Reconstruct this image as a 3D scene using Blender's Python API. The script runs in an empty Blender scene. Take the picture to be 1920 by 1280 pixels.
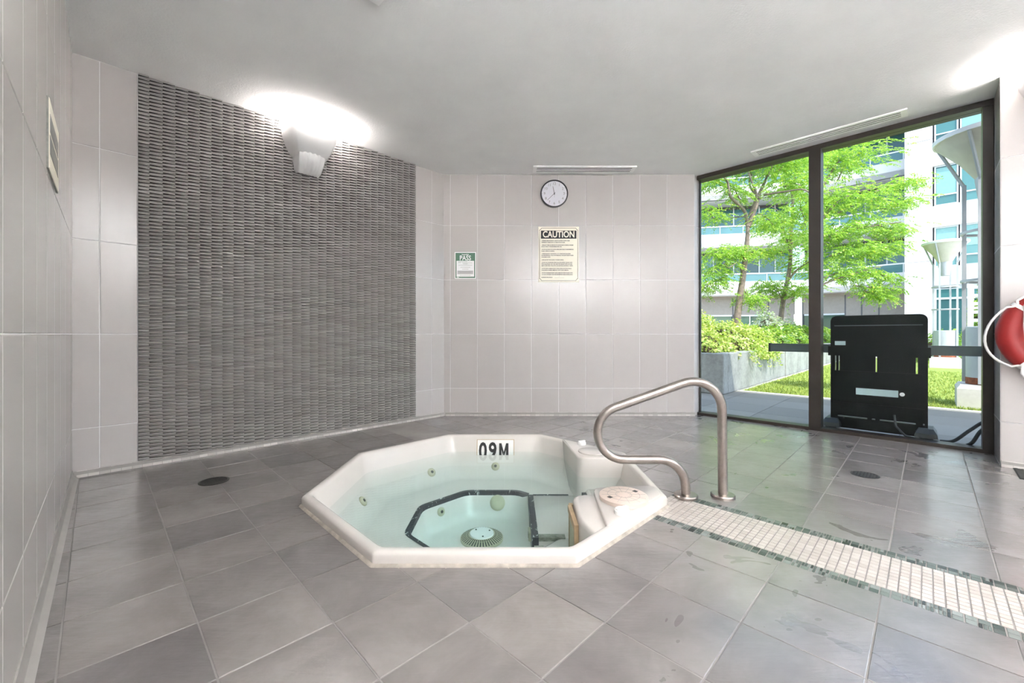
import bpy, math, random
import numpy as np
from mathutils import Vector, Matrix

# ------------------------------------------------------------------ camera, world, sun, exposure
SC = bpy.context.scene
COL = SC.collection
R2 = math.sqrt(2.0)
PI = math.pi
CAM_H = 0.905
F_PX = 780.0

cam_data = bpy.data.cameras.new('camera')
cam_data.sensor_width = 36.0
cam_data.lens = 36.0 * F_PX / 1920.0
cam_data.shift_y = -14.0 / 1920.0
cam_data.clip_start = 0.01
cam_data.clip_end = 300
cam = bpy.data.objects.new('camera', cam_data)
COL.objects.link(cam)
cam.location = (0, 0, CAM_H)
cam.rotation_euler = (PI / 2, 0, 0)
SC.camera = cam

SC.view_settings.view_transform = 'Standard'
SC.view_settings.look = 'None'
SC.view_settings.gamma = 1.0
SC.view_settings.use_curve_mapping = False
SC.view_settings.exposure = 0.06
SC.cycles.use_denoising = True
SC.cycles.max_bounces = 10
SC.cycles.diffuse_bounces = 6
SC.cycles.transparent_max_bounces = 16
SC.cycles.sample_clamp_indirect = 0.0
SC.cycles.caustics_reflective = False

SUN_STRENGTH = 5.4
SKY_STRENGTH = 0.82
SCONCE_WATTS = 40.0
FILL_WATTS = 146.0  # power of the added fill uplights out of view

world = bpy.data.worlds.new('sky')
SC.world = world
world.use_nodes = True
wn = world.node_tree
wn.nodes.clear()
sky = wn.nodes.new('ShaderNodeTexSky')
sky.sky_type = 'NISHITA'
sky.sun_disc = False
sky.sun_elevation = math.radians(54)
sky.sun_rotation = math.radians(167)
bg = wn.nodes.new('ShaderNodeBackground')
bg.inputs['Strength'].default_value = SKY_STRENGTH
wo = wn.nodes.new('ShaderNodeOutputWorld')
haze = wn.nodes.new('ShaderNodeMix')
haze.data_type = 'RGBA'
haze.inputs[0].default_value = 0.28
haze.inputs[7].default_value = (1.25, 1.3, 1.35, 1)
wn.links.new(sky.outputs[0], haze.inputs[6])
wn.links.new(haze.outputs[2], bg.inputs[0])
wn.links.new(bg.outputs[0], wo.inputs[0])


def W(E, N, z=0.0):
    """room axes (E along the window wall, N towards the garden) to world"""
    return Vector(((N + E) / R2, (N - E) / R2, z))


ED = W(1, 0)
ND = W(0, 1)
UP = Vector((0, 0, 1))

sun_to = (W(0.86, -0.51) * math.cos(math.radians(54)) + UP * math.sin(math.radians(54)))
sd = bpy.data.lights.new('sun', 'SUN')
sd.energy = SUN_STRENGTH
sd.angle = 0.009
sd.color = (1.0, 0.96, 0.9)
so = bpy.data.objects.new('sun', sd)
COL.objects.link(so)
so.location = (10, -10, 25)
so.rotation_euler = sun_to.to_track_quat('Z', 'Y').to_euler()

RNG = random.Random(7)


# ------------------------------------------------------------------ materials
def new_mat(name):
    m = bpy.data.materials.new(name)
    m.use_nodes = True
    nt = m.node_tree
    b = nt.nodes['Principled BSDF']
    return m, nt, b


def N_(nt, typ, **kw):
    n = nt.nodes.new(typ)
    for k, v in kw.items():
        setattr(n, k, v)
    return n


def ramp(nt, fac, stops):
    r = nt.nodes.new('ShaderNodeValToRGB')
    el = r.color_ramp.elements
    el[0].position, el[0].color = stops[0][0], tuple(stops[0][1]) + (1,)
    el[1].position, el[1].color = stops[-1][0], tuple(stops[-1][1]) + (1,)
    for p, c in stops[1:-1]:
        e = el.new(p)
        e.color = tuple(c) + (1,)
    nt.links.new(fac, r.inputs[0])
    return r.outputs[0]


def noise(nt, scale, detail=3.0, vec=None, rough=0.55, dist=0.0):
    n = nt.nodes.new('ShaderNodeTexNoise')
    n.inputs['Scale'].default_value = scale
    n.inputs['Detail'].default_value = detail
    n.inputs['Roughness'].default_value = rough
    n.inputs['Distortion'].default_value = dist
    if vec is not None:
        nt.links.new(vec, n.inputs['Vector'])
    return n.outputs['Fac']


def mathn(nt, op, a, b=None, clamp=False):
    n = nt.nodes.new('ShaderNodeMath')
    n.operation = op
    n.use_clamp = clamp
    for i, x in enumerate((a, b)):
        if x is None:
            continue
        if isinstance(x, (int, float)):
            n.inputs[i].default_value = x
        else:
            nt.links.new(x, n.inputs[i])
    return n.outputs[0]


def mixc(nt, fac, a, b, mode='MIX'):
    n = nt.nodes.new('ShaderNodeMix')
    n.data_type = 'RGBA'
    n.blend_type = mode
    for idx, x in ((0, fac), (6, a), (7, b)):
        if isinstance(x, (int, float)):
            n.inputs[idx].default_value = x
        elif isinstance(x, tuple):
            n.inputs[idx].default_value = x + (1,)
        else:
            nt.links.new(x, n.inputs[idx])
    return n.outputs[2]


def bump(nt, bsdf, h, strength=0.3, dist=0.01):
    n = nt.nodes.new('ShaderNodeBump')
    n.inputs['Strength'].default_value = strength
    n.inputs['Distance'].default_value = dist
    nt.links.new(h, n.inputs['Height'])
    nt.links.new(n.outputs[0], bsdf.inputs['Normal'])


def objvec(nt):
    return nt.nodes.new('ShaderNodeTexCoord').outputs['Object']


def simple(name, col, rough=0.5, metal=0.0, var=0.06, nscale=8.0, bmp=0.0, bscale=60.0, coat=0.0, spec=0.5):
    """plain painted or moulded surface with a slight tone variation"""
    m, nt, b = new_mat(name)
    v = objvec(nt)
    f = noise(nt, nscale, 4, v)
    lo = tuple(max(0.0, c * (1 - var)) for c in col)
    hi = tuple(min(1.0, c * (1 + var)) for c in col)
    c = ramp(nt, f, [(0.3, lo), (0.7, hi)])
    nt.links.new(c, b.inputs['Base Color'])
    b.inputs['Roughness'].default_value = rough
    b.inputs['Metallic'].default_value = metal
    b.inputs['Coat Weight'].default_value = coat
    b.inputs['Specular IOR Level'].default_value = spec
    if bmp:
        bump(nt, b, noise(nt, bscale, 3, v), bmp, 0.004)
    return m


def emission(name, col, strength):
    m, nt, b = new_mat(name)
    b.inputs['Base Color'].default_value = tuple(col) + (1,)
    b.inputs['Emission Color'].default_value = tuple(col) + (1,)
    b.inputs['Emission Strength'].default_value = strength
    return m


def glass_mat(name, tint=(0.965, 0.985, 0.98), base=0.008):
    m = bpy.data.materials.new(name)
    m.use_nodes = True
    nt = m.node_tree
    nt.nodes.clear()
    out = N_(nt, 'ShaderNodeOutputMaterial')
    tr = N_(nt, 'ShaderNodeBsdfTransparent')
    tr.inputs[0].default_value = tint + (1,)
    gl = N_(nt, 'ShaderNodeBsdfGlossy')
    gl.inputs['Roughness'].default_value = 0.0
    lw = N_(nt, 'ShaderNodeLayerWeight')
    lw.inputs['Blend'].default_value = 0.5
    p = mathn(nt, 'POWER', lw.outputs['Facing'], 4.0)
    fac = mathn(nt, 'ADD', mathn(nt, 'MULTIPLY', p, 0.4), base, True)
    mx = N_(nt, 'ShaderNodeMixShader')
    nt.links.new(fac, mx.inputs[0])
    nt.links.new(tr.outputs[0], mx.inputs[1])
    nt.links.new(gl.outputs[0], mx.inputs[2])
    nt.links.new(mx.outputs[0], out.inputs[0])
    return m


def floor_tile_mat():
    m, nt, b = new_mat('slate_porcelain')
    tc = objvec(nt)
    oi = N_(nt, 'ShaderNodeObjectInfo')
    off = N_(nt, 'ShaderNodeVectorMath', operation='ADD')
    cmb = N_(nt, 'ShaderNodeCombineXYZ')
    r100 = mathn(nt, 'MULTIPLY', oi.outputs['Random'], 91.0)
    nt.links.new(r100, cmb.inputs[0])
    nt.links.new(r100, cmb.inputs[1])
    nt.links.new(tc, off.inputs[0])
    nt.links.new(cmb.outputs[0], off.inputs[1])
    v = off.outputs[0]
    n1 = noise(nt, 3.2, 5, v, 0.6, 0.5)
    c1 = ramp(nt, n1, [(0.28, (0.155, 0.140, 0.137)), (0.5, (0.214, 0.196, 0.191)), (0.72, (0.283, 0.262, 0.256))])
    tone = ramp(nt, oi.outputs['Random'], [(0.0, (0.80, 0.79, 0.80)), (0.5, (1.0, 0.98, 0.97)), (1.0, (1.13, 1.1, 1.07))])
    c2 = mixc(nt, 1.0, c1, tone, 'MULTIPLY')
    # cleft ridges running diagonally over the tile
    mp = N_(nt, 'ShaderNodeMapping')
    mp.inputs['Rotation'].default_value = (0, 0, 0.6)
    mp.inputs['Scale'].default_value = (7.0, 40.0, 10.0)
    nt.links.new(v, mp.inputs[0])
    ridge = noise(nt, 1.0, 4, mp.outputs[0], 0.6, 0.4)
    fine = noise(nt, 26.0, 4, v)
    h = mathn(nt, 'ADD', mathn(nt, 'MULTIPLY', ridge, 0.8), mathn(nt, 'MULTIPLY', fine, 0.35))
    h = mathn(nt, 'ADD', h, mathn(nt, 'MULTIPLY', n1, 0.8))
    # damp patches left by bathers around the mosaic strip
    geo = N_(nt, 'ShaderNodeNewGeometry')
    wet_n = noise(nt, 3.6, 3, geo.outputs['Position'], 0.62, 0.8)
    wet_l = noise(nt, 0.55, 1, geo.outputs['Position'])
    sep = N_(nt, 'ShaderNodeSeparateXYZ')
    nt.links.new(geo.outputs['Position'], sep.inputs[0])
    reg = N_(nt, 'ShaderNodeMapRange')
    reg.inputs['From Min'].default_value = 0.1
    reg.inputs['From Max'].default_value = 1.2
    nt.links.new(sep.outputs[0], reg.inputs['Value'])
    wv = mathn(nt, 'ADD', mathn(nt, 'MULTIPLY', wet_n, 0.8), mathn(nt, 'MULTIPLY', wet_l, 0.25))
    wv = mathn(nt, 'MULTIPLY', mathn(nt, 'GREATER_THAN', wv, 0.622), reg.outputs[0])
    dark = mixc(nt, mathn(nt, 'MULTIPLY', wv, 0.22), c2, (0.14, 0.12, 0.115))
    nt.links.new(dark, b.inputs['Base Color'])
    rr = mathn(nt, 'ADD', mathn(nt, 'MULTIPLY', fine, 0.2), 0.24)
    rr2 = N_(nt, 'ShaderNodeMix')
    rr2.data_type = 'FLOAT'
    nt.links.new(wv, rr2.inputs[0])
    nt.links.new(rr, rr2.inputs[2])
    rr2.inputs[3].default_value = 0.06
    nt.links.new(rr2.outputs[0], b.inputs['Roughness'])
    b.inputs['Coat Weight'].default_value = 0.8
    b.inputs['Coat Roughness'].default_value = 0.2
    b.inputs['Coat IOR'].default_value = 1.9
    bump(nt, b, h, 0.45, 0.006)
    return m


def random_tone_mat(name, stops, rough, bmp=0.0, island=False, coat=0.0):
    """tone picked per object (or per loose piece)"""
    m, nt, b = new_mat(name)
    if island:
        f = N_(nt, 'ShaderNodeNewGeometry').outputs['Random Per Island']
    else:
        f = N_(nt, 'ShaderNodeObjectInfo').outputs['Random']
    nt.links.new(ramp(nt, f, stops), b.inputs['Base Color'])
    b.inputs['Roughness'].default_value = rough
    b.inputs['Coat Weight'].default_value = coat
    if bmp:
        bump(nt, b, noise(nt, 30, 3, objvec(nt)), bmp, 0.002)
    return m


def leaf_mat(name, stops):
    m = bpy.data.materials.new(name)
    m.use_nodes = True
    nt = m.node_tree
    nt.nodes.clear()
    out = N_(nt, 'ShaderNodeOutputMaterial')
    f = N_(nt, 'ShaderNodeNewGeometry').outputs['Random Per Island']
    c = ramp(nt, f, stops)
    d = N_(nt, 'ShaderNodeBsdfDiffuse')
    t = N_(nt, 'ShaderNodeBsdfTranslucent')
    g = N_(nt, 'ShaderNodeBsdfGlossy')
    g.inputs['Roughness'].default_value = 0.45
    nt.links.new(c, d.inputs[0])
    nt.links.new(mixc(nt, 1.0, c, (1.15, 1.2, 0.6), 'MULTIPLY'), t.inputs[0])
    m1 = N_(nt, 'ShaderNodeMixShader')
    m1.inputs[0].default_value = 0.45
    nt.links.new(d.outputs[0], m1.inputs[1])
    nt.links.new(t.outputs[0], m1.inputs[2])
    m2 = N_(nt, 'ShaderNodeMixShader')
    m2.inputs[0].default_value = 0.06
    nt.links.new(m1.outputs[0], m2.inputs[1])
    nt.links.new(g.outputs[0], m2.inputs[2])
    nt.links.new(m2.outputs[0], out.inputs[0])
    return m


def water_mat():
    m = bpy.data.materials.new('pool_water')
    m.use_nodes = True
    nt = m.node_tree
    nt.nodes.clear()
    out = N_(nt, 'ShaderNodeOutputMaterial')
    tr = N_(nt, 'ShaderNodeBsdfTransparent')
    tr.inputs[0].default_value = (0.95, 0.985, 0.98, 1)
    gl = N_(nt, 'ShaderNodeBsdfGlossy')
    gl.inputs['Roughness'].default_value = 0.02
    lw = N_(nt, 'ShaderNodeLayerWeight')
    lw.inputs['Blend'].default_value = 0.5
    p = mathn(nt, 'POWER', lw.outputs['Facing'], 4.5)
    fac = mathn(nt, 'ADD', mathn(nt, 'MULTIPLY', p, 0.75), 0.02, True)
    mx = N_(nt, 'ShaderNodeMixShader')
    nt.links.new(fac, mx.inputs[0])
    nt.links.new(tr.outputs[0], mx.inputs[1])
    nt.links.new(gl.outputs[0], mx.inputs[2])
    nt.links.new(mx.outputs[0], out.inputs[0])
    va = N_(nt, 'ShaderNodeVolumeAbsorption')
    va.inputs[0].default_value = (0.26, 0.90, 0.90, 1)
    va.inputs[1].default_value = 0.42
    nt.links.new(va.outputs[0], out.inputs[1])
    return m


def steel_mat():
    m, nt, b = new_mat('brushed_steel')
    v = objvec(nt)
    f = noise(nt, 40, 3, v)
    nt.links.new(ramp(nt, f, [(0.3, (0.40, 0.355, 0.32)), (0.7, (0.47, 0.42, 0.385))]), b.inputs['Base Color'])
    b.inputs['Metallic'].default_value = 1.0
    b.inputs['Roughness'].default_value = 0.3
    return m


def stripe_mat():
    """black rubber nosing tape worn through to white"""
    m, nt, b = new_mat('worn_black_tape')
    geo = N_(nt, 'ShaderNodeNewGeometry')
    mp = N_(nt, 'ShaderNodeMapping')
    mp.inputs['Scale'].default_value = (18, 7, 7)
    nt.links.new(geo.outputs['Position'], mp.inputs[0])
    f = noise(nt, 2.0, 5, mp.outputs[0], 0.7, 0.6)
    nt.links.new(ramp(nt, f, [(0.60, (0.012, 0.016, 0.022)), (0.645, (0.6, 0.62, 0.6))]), b.inputs['Base Color'])
    b.inputs['Roughness'].default_value = 0.5
    return m


def concrete_mat(name, lo, hi):
    m, nt, b = new_mat(name)
    v = objvec(nt)
    f = noise(nt, 2.2, 6, v, 0.65)
    f2 = noise(nt, 22, 5, v)
    mixf = mathn(nt, 'ADD', mathn(nt, 'MULTIPLY', f, 0.7), mathn(nt, 'MULTIPLY', f2, 0.3))
    nt.links.new(ramp(nt, mixf, [(0.35, lo), (0.65, hi)]), b.inputs['Base Color'])
    b.inputs['Roughness'].default_value = 0.85
    bump(nt, b, f2, 0.25, 0.01)
    return m


M = {}
M['tile_floor'] = floor_tile_mat()
M['grout_floor'] = simple('floor_grout', (0.27, 0.252, 0.24), 0.8, var=0.2, nscale=3)
M['tile_wall'] = random_tone_mat('white_glazed_tile', [(0, (0.50, 0.472, 0.46)), (1, (0.525, 0.497, 0.485))], 0.22, 0.0)
M['grout_wall'] = simple('white_grout', (0.72, 0.71, 0.71), 0.7)
M['ceiling'] = simple('stucco_ceiling', (0.83, 0.835, 0.83), 0.9, var=0.03, nscale=3, bmp=0.5, bscale=90)
M['base'] = random_tone_mat('cove_base_stone', [(0, (0.42, 0.39, 0.37)), (1, (0.58, 0.55, 0.52))], 0.5)
M['base_grout'] = simple('cove_grout', (0.36, 0.34, 0.32), 0.8)
M['wicker'] = random_tone_mat('grey_woven_strand', [(0, (0.29, 0.275, 0.262)), (1, (0.40, 0.385, 0.37))], 0.33, island=True)
M['wicker_back'] = simple('dark_weave_backing', (0.04, 0.036, 0.033), 0.8)
M['white_plastic'] = simple('white_moulded_plastic', (0.62, 0.615, 0.615), 0.3, var=0.02)
M['bulb'] = emission('sconce_tube', (1.0, 0.9, 0.8), 12.0)
M['alu_white'] = simple('white_enamel', (0.95, 0.95, 0.945), 0.35, var=0.02)
M['vent_dark'] = simple('vent_shadow', (0.03, 0.03, 0.033), 0.7)
M['frame'] = simple('dark_bronze_frame', (0.028, 0.022, 0.018), 0.4, var=0.15)
M['glass'] = glass_mat('window_glass')
M['shell'] = simple('cream_acrylic', (0.665, 0.62, 0.58), 0.2, var=0.015, nscale=2, coat=0.3)
M['sealant'] = simple('rough_sealant', (0.42, 0.37, 0.32), 0.9, var=0.25, nscale=20, bmp=0.8, bscale=50)
M['lid'] = simple('pinkish_lid', (0.66, 0.54, 0.47), 0.45, var=0.05)
M['knob'] = simple('white_knob', (0.84, 0.82, 0.80), 0.25, var=0.02)
M['fitting'] = simple('aged_white_fitting', (0.46, 0.43, 0.30), 0.4, var=0.1)
M['fit_dark'] = simple('fitting_hole', (0.035, 0.035, 0.03), 0.6)
M['stripe'] = stripe_mat()
M['worn'] = simple('worn_stone_strip', (0.25, 0.26, 0.21), 0.7, var=0.5, nscale=30)
M['tan'] = simple('tan_plastic', (0.46, 0.33, 0.2), 0.5, var=0.15, nscale=12)
M['water'] = water_mat()
M['steel'] = steel_mat()
M['black'] = simple('black_print', (0.012, 0.011, 0.011), 0.5)
M['paper'] = simple('cream_sign_plastic', (0.83, 0.78, 0.66), 0.4, var=0.02)
M['white_print'] = simple('white_print', (0.86, 0.85, 0.86), 0.5, var=0.02)
M['green_print'] = simple('green_print', (0.085, 0.19, 0.125), 0.45, var=0.08)
M['grey_print'] = simple('grey_print', (0.5, 0.48, 0.5), 0.5)
M['dark_grey_print'] = simple('dark_grey_print', (0.22, 0.22, 0.2), 0.5, var=0.3, nscale=30)
M['clear'] = glass_mat('clear_sleeve', (0.985, 0.985, 0.98), 0.03)
M['clock_black'] = simple('black_clock_rim', (0.01, 0.01, 0.012), 0.3)
M['clock_face'] = simple('clock_dial', (0.70, 0.70, 0.76), 0.4, var=0.02)
M['mosaic'] = random_tone_mat('cream_mosaic', [(0, (0.44, 0.39, 0.355)), (1, (0.55, 0.50, 0.465))], 0.3)
M['mosaic_far'] = random_tone_mat('cream_mosaic_field', [(0, (0.44, 0.39, 0.355)), (1, (0.55, 0.50, 0.465))], 0.3, island=True)
GS = [(0, (0.025, 0.032, 0.032)), (0.16, (0.08, 0.10, 0.093)), (0.6, (0.15, 0.175, 0.16)), (1, (0.30, 0.32, 0.31))]
M['glass_tile'] = random_tone_mat('slate_glass_mosaic', GS, 0.18)
M['glass_tile_far'] = random_tone_mat('slate_glass_mosaic_field', GS, 0.18, island=True)
M['mosaic_grout'] = simple('mosaic_grout', (0.27, 0.25, 0.235), 0.8)
M['drain'] = simple('dark_drain_metal', (0.02, 0.017, 0.015), 0.4, metal=0.0, var=0.5, nscale=30)
M['red'] = simple('red_buoy_vinyl', (0.29, 0.013, 0.012), 0.45, var=0.08, bmp=0.1)
M['rope'] = simple('white_rope', (0.78, 0.76, 0.74), 0.8, bmp=0.4, bscale=250)
M['mat'] = simple('dark_grate', (0.06, 0.057, 0.055), 0.7, var=0.2, nscale=40)
M['appliance'] = simple('black_plastic_gloss', (0.006, 0.007, 0.007), 0.45, var=0.2, spec=0.2)
M['bar_grey'] = simple('grey_bar', (0.10, 0.125, 0.13), 0.4)
M['foot_black'] = simple('foot_rubber', (0.02, 0.025, 0.028), 0.5)
M['label_blue'] = simple('pale_rating_label', (0.42, 0.55, 0.58), 0.4)
M['cable'] = simple('black_cable', (0.018, 0.024, 0.028), 0.45)
M['paver'] = random_tone_mat('grey_paver', [(0, (0.215, 0.20, 0.175)), (1, (0.28, 0.262, 0.23))], 0.75, 0.5)
M['paver_joint'] = simple('paver_joint', (0.09, 0.095, 0.09), 0.9)
M['kerb'] = concrete_mat('white_kerb', (0.68, 0.67, 0.64), (0.80, 0.79, 0.76))
M['lawn'] = simple('turf_backing', (0.26, 0.34, 0.06), 0.9, var=0.35, nscale=14, bmp=0.6, bscale=120)
M['grass'] = random_tone_mat('turf_blades', [(0, (0.20, 0.30, 0.045)), (1, (0.47, 0.52, 0.12))], 0.7, island=True)
M['concrete'] = concrete_mat('planter_concrete', (0.22, 0.225, 0.21), (0.44, 0.44, 0.42))
M['concrete_lt'] = concrete_mat('pale_concrete', (0.60, 0.57, 0.52), (0.74, 0.71, 0.66))
M['soil'] = simple('planter_soil', (0.07, 0.05, 0.03), 0.95, var=0.4, bmp=0.6)
M['leaf_tree'] = leaf_mat('locust_leaves', [(0, (0.18, 0.38, 0.07)), (0.45, (0.36, 0.58, 0.11)), (0.85, (0.56, 0.74, 0.16)), (0.955, (0.62, 0.76, 0.2)), (1, (0.9, 0.75, 0.10))])
M['leaf_bush'] = leaf_mat('shrub_leaves', [(0, (0.20, 0.36, 0.04)), (0.4, (0.44, 0.56, 0.09)), (0.8, (0.68, 0.74, 0.22)), (1, (0.85, 0.76, 0.42))])
M['leaf_dark'] = leaf_mat('hedge_leaves', [(0, (0.10, 0.24, 0.03)), (0.6, (0.27, 0.44, 0.05)), (1, (0.46, 0.56, 0.10))])
M['leaf_pale'] = leaf_mat('silver_leaves', [(0, (0.35, 0.45, 0.30)), (1, (0.80, 0.82, 0.72))])
M['bark'] = simple('grey_bark', (0.24, 0.185, 0.145), 0.9, var=0.35, nscale=9, bmp=0.8, bscale=30)
M['bldg_white'] = concrete_mat('white_facade', (0.66, 0.65, 0.63), (0.72, 0.71, 0.69))
M['bldg_beige'] = simple('beige_panel', (0.29, 0.26, 0.225), 0.8, var=0.06)
M['bldg_joint'] = simple('facade_joint', (0.30, 0.29, 0.28), 0.9)
M['bldg_dark'] = simple('shaded_recess_wall', (0.10, 0.10, 0.105), 0.8)  # balcony recess shade is put into this dark colour
M['pane_teal'] = random_tone_mat('teal_glazing', [(0, (0.025, 0.075, 0.08)), (0.5, (0.05, 0.16, 0.155)), (1, (0.11, 0.27, 0.26))], 0.08)
M['pane_green'] = random_tone_mat('green_glazing', [(0, (0.025, 0.07, 0.05)), (1, (0.06, 0.14, 0.10))], 0.08)
M['blind'] = simple('window_blind', (0.22, 0.42, 0.40), 0.7)
M['rail_glass'] = simple('balcony_glass', (0.08, 0.19, 0.20), 0.06, var=0.15, nscale=1.0)
M['alu'] = simple('grey_aluminium', (0.55, 0.57, 0.58), 0.4, metal=0.3)
M['alu_rail'] = simple('white_handrail', (0.82, 0.82, 0.82), 0.4)
M['lamp_grey'] = simple('grey_lamp_paint', (0.46, 0.48, 0.50), 0.45, var=0.05)
M['lamp_fabric'] = simple('cream_lamp_shade', (0.62, 0.59, 0.50), 0.7, var=0.06)
M['rust'] = simple('rust', (0.26, 0.08, 0.035), 0.9, var=0.4, nscale=25)


# ------------------------------------------------------------------ mesh helpers
class MB:
    def __init__(self, mat4=None):
        self.v, self.f, self.m = [], [], mat4

    def add(self, vs, fs):
        o = len(self.v)
        if self.m is not None:
            vs = [self.m @ Vector(p) for p in vs]
        self.v += [tuple(p) for p in vs]
        self.f += [tuple(i + o for i in f) for f in fs]
        return self

    def box(self, a, b):
        x0, y0, z0 = a
        x1, y1, z1 = b
        vs = [(x0, y0, z0), (x1, y0, z0), (x1, y1, z0), (x0, y1, z0), (x0, y0, z1), (x1, y0, z1), (x1, y1, z1), (x0, y1, z1)]
        return self.add(vs, [(3, 2, 1, 0), (4, 5, 6, 7), (0, 1, 5, 4), (1, 2, 6, 5), (2, 3, 7, 6), (3, 0, 4, 7)])

    def rbox(self, a, b, c=0.01):
        """box with chamfered edges along its z-top and vertical edges"""
        x0, y0, z0 = a
        x1, y1, z1 = b
        def ring(i, z):
            return [(x0 + i + c, y0 + i, z), (x1 - i - c, y0 + i, z), (x1 - i, y0 + i + c, z), (x1 - i, y1 - i - c, z),
                    (x1 - i - c, y1 - i, z), (x0 + i + c, y1 - i, z), (x0 + i, y1 - i - c, z), (x0 + i, y0 + i + c, z)]
        return self.loft([ring(c, z0), ring(0, z0 + c), ring(0, z1 - c), ring(c, z1)], cap=True)

    def prism(self, poly, z0, z1, ch=0.0):
        n = len(poly)
        if ch > 0:
            cx = sum(p[0] for p in poly) / n
            cy = sum(p[1] for p in poly) / n
            def sh(p):
                d = math.hypot(p[0] - cx, p[1] - cy) or 1
                k = max(0.2, 1 - ch / d * 1.3)
                return (cx + (p[0] - cx) * k, cy + (p[1] - cy) * k)
            return self.loft([[(p[0], p[1], z0) for p in poly], [(p[0], p[1], z1 - ch) for p in poly],
                              [sh(p) + (z1,) for p in poly]], cap=True)
        vs = [(p[0], p[1], z0) for p in poly] + [(p[0], p[1], z1) for p in poly]
        fs = [tuple(range(n - 1, -1, -1)), tuple(range(n, 2 * n))]
        fs += [(i, (i + 1) % n, n + (i + 1) % n, n + i) for i in range(n)]
        return self.add(vs, fs)

    def loft(self, rings, cap=False, closed=True):
        n = len(rings[0])
        vs = [p for r in rings for p in r]
        fs = []
        for k in range(len(rings) - 1):
            for i in range(n if closed else n - 1):
                j = (i + 1) % n
                fs.append((k * n + i, k * n + j, (k + 1) * n + j, (k + 1) * n + i))
        if cap:
            fs.append(tuple(range(n - 1, -1, -1)))
            fs.append(tuple((len(rings) - 1) * n + i for i in range(n)))
        return self.add(vs, fs)

    def tube(self, path, r, n=10, cap=True):
        path = [Vector(p) for p in path]
        rs = r if isinstance(r, (list, tuple)) else [r] * len(path)
        rings = []
        up = None
        for i, p in enumerate(path):
            t = (path[min(i + 1, len(path) - 1)] - path[max(i - 1, 0)]).normalized()
            if up is None:
                up = Vector((0, 0, 1)) if abs(t.z) < 0.9 else Vector((1, 0, 0))
            s = t.cross(up)
            if s.length < 1e-5:
                s = t.cross(Vector((0.3, 1, 0.2)))
            s.normalize()
            up = s.cross(t).normalized()
            rings.append([p + (s * math.cos(a) + up * math.sin(a)) * rs[i] for a in [2 * PI * k / n for k in range(n)]])
        return self.loft(rings, cap=cap)

    def lathe(self, prof, n=24, c=(0, 0, 0), cap=True):
        rings = [[(c[0] + r * math.cos(2 * PI * k / n), c[1] + r * math.sin(2 * PI * k / n), c[2] + z) for k in range(n)] for r, z in prof]
        return self.loft(rings, cap=cap)

    def mesh(self, name, smooth=False):
        me = bpy.data.meshes.new(name)
        me.from_pydata(self.v, [], self.f)
        me.update()
        if smooth:
            me.polygons.foreach_set('use_smooth', [True] * len(me.polygons))
            try:
                me.set_sharp_from_angle(angle=math.radians(smooth if smooth > 1 else 40))
            except Exception:
                pass
        return me

    def build(self, name, mat, parent=None, smooth=False, **props):
        me = self.mesh(name, smooth)
        me.materials.append(M[mat])
        return link(name, me, parent, **props)


def link(name, data, parent=None, loc=None, **props):
    o = bpy.data.objects.new(name, data)
    COL.objects.link(o)
    if loc is not None:
        o.location = loc
    if parent is not None:
        o.parent = parent
        o.matrix_parent_inverse = world_of(parent).inverted()
    for k, v in props.items():
        if v is not None:
            o[k] = v
    return o


def world_of(o):
    m = o.matrix_basis.copy()
    if o.parent is not None:
        m = world_of(o.parent) @ o.matrix_parent_inverse @ m
    return m


def thing(name, loc, label, category, group=None):
    o = link(name, None, None, Vector(loc), label=label, category=category, group=group)
    o.empty_display_size = 0.1
    return o


def frame(origin, ex, ey, ez):
    m = Matrix.Identity(4)
    for i, a in enumerate((ex, ey, ez)):
        m[0][i], m[1][i], m[2][i] = a[0], a[1], a[2]
    m[0][3], m[1][3], m[2][3] = origin[0], origin[1], origin[2]
    return m


def text(name, s, size, mtx, mat, parent, bold=0.0, align='CENTER', sx=1.0, valign='CENTER'):
    cu = bpy.data.curves.new(name, 'FONT')
    cu.body = s
    cu.size = size
    cu.align_x = align
    cu.align_y = valign
    cu.extrude = 0.0006
    cu.offset = bold
    cu.resolution_u = 3
    cu.materials.append(M[mat])
    tmp = bpy.data.objects.new(name, cu)
    COL.objects.link(tmp)
    me = bpy.data.meshes.new_from_object(tmp)
    bpy.data.objects.remove(tmp)
    bpy.data.curves.remove(cu)
    if not me.materials:
        me.materials.append(M[mat])
    o = link(name, me, parent)
    o.matrix_basis = mtx @ Matrix.Diagonal((sx, 1, 1, 1))
    return o


def clip_poly(poly, nx, ny, d):
    """keep the side nx*x + ny*y <= d"""
    out = []
    for i in range(len(poly)):
        p, q = poly[i], poly[(i + 1) % len(poly)]
        a, b = nx * p[0] + ny * p[1] - d, nx * q[0] + ny * q[1] - d
        if a <= 0:
            out.append(p)
        if (a < 0 < b) or (b < 0 < a):
            t = a / (a - b)
            out.append((p[0] + (q[0] - p[0]) * t, p[1] + (q[1] - p[1]) * t))
    return out


def area(poly):
    return 0.5 * abs(sum(poly[i][0] * poly[(i + 1) % len(poly)][1] - poly[(i + 1) % len(poly)][0] * poly[i][1] for i in range(len(poly))))


def halfplanes(poly):
    """outward half planes of a convex ccw polygon"""
    hs = []
    for i in range(len(poly)):
        p, q = poly[i], poly[(i + 1) % len(poly)]
        dx, dy = q[0] - p[0], q[1] - p[1]
        L = math.hypot(dx, dy)
        nx, ny = dy / L, -dx / L
        hs.append((nx, ny, nx * p[0] + ny * p[1]))
    return hs


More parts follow.
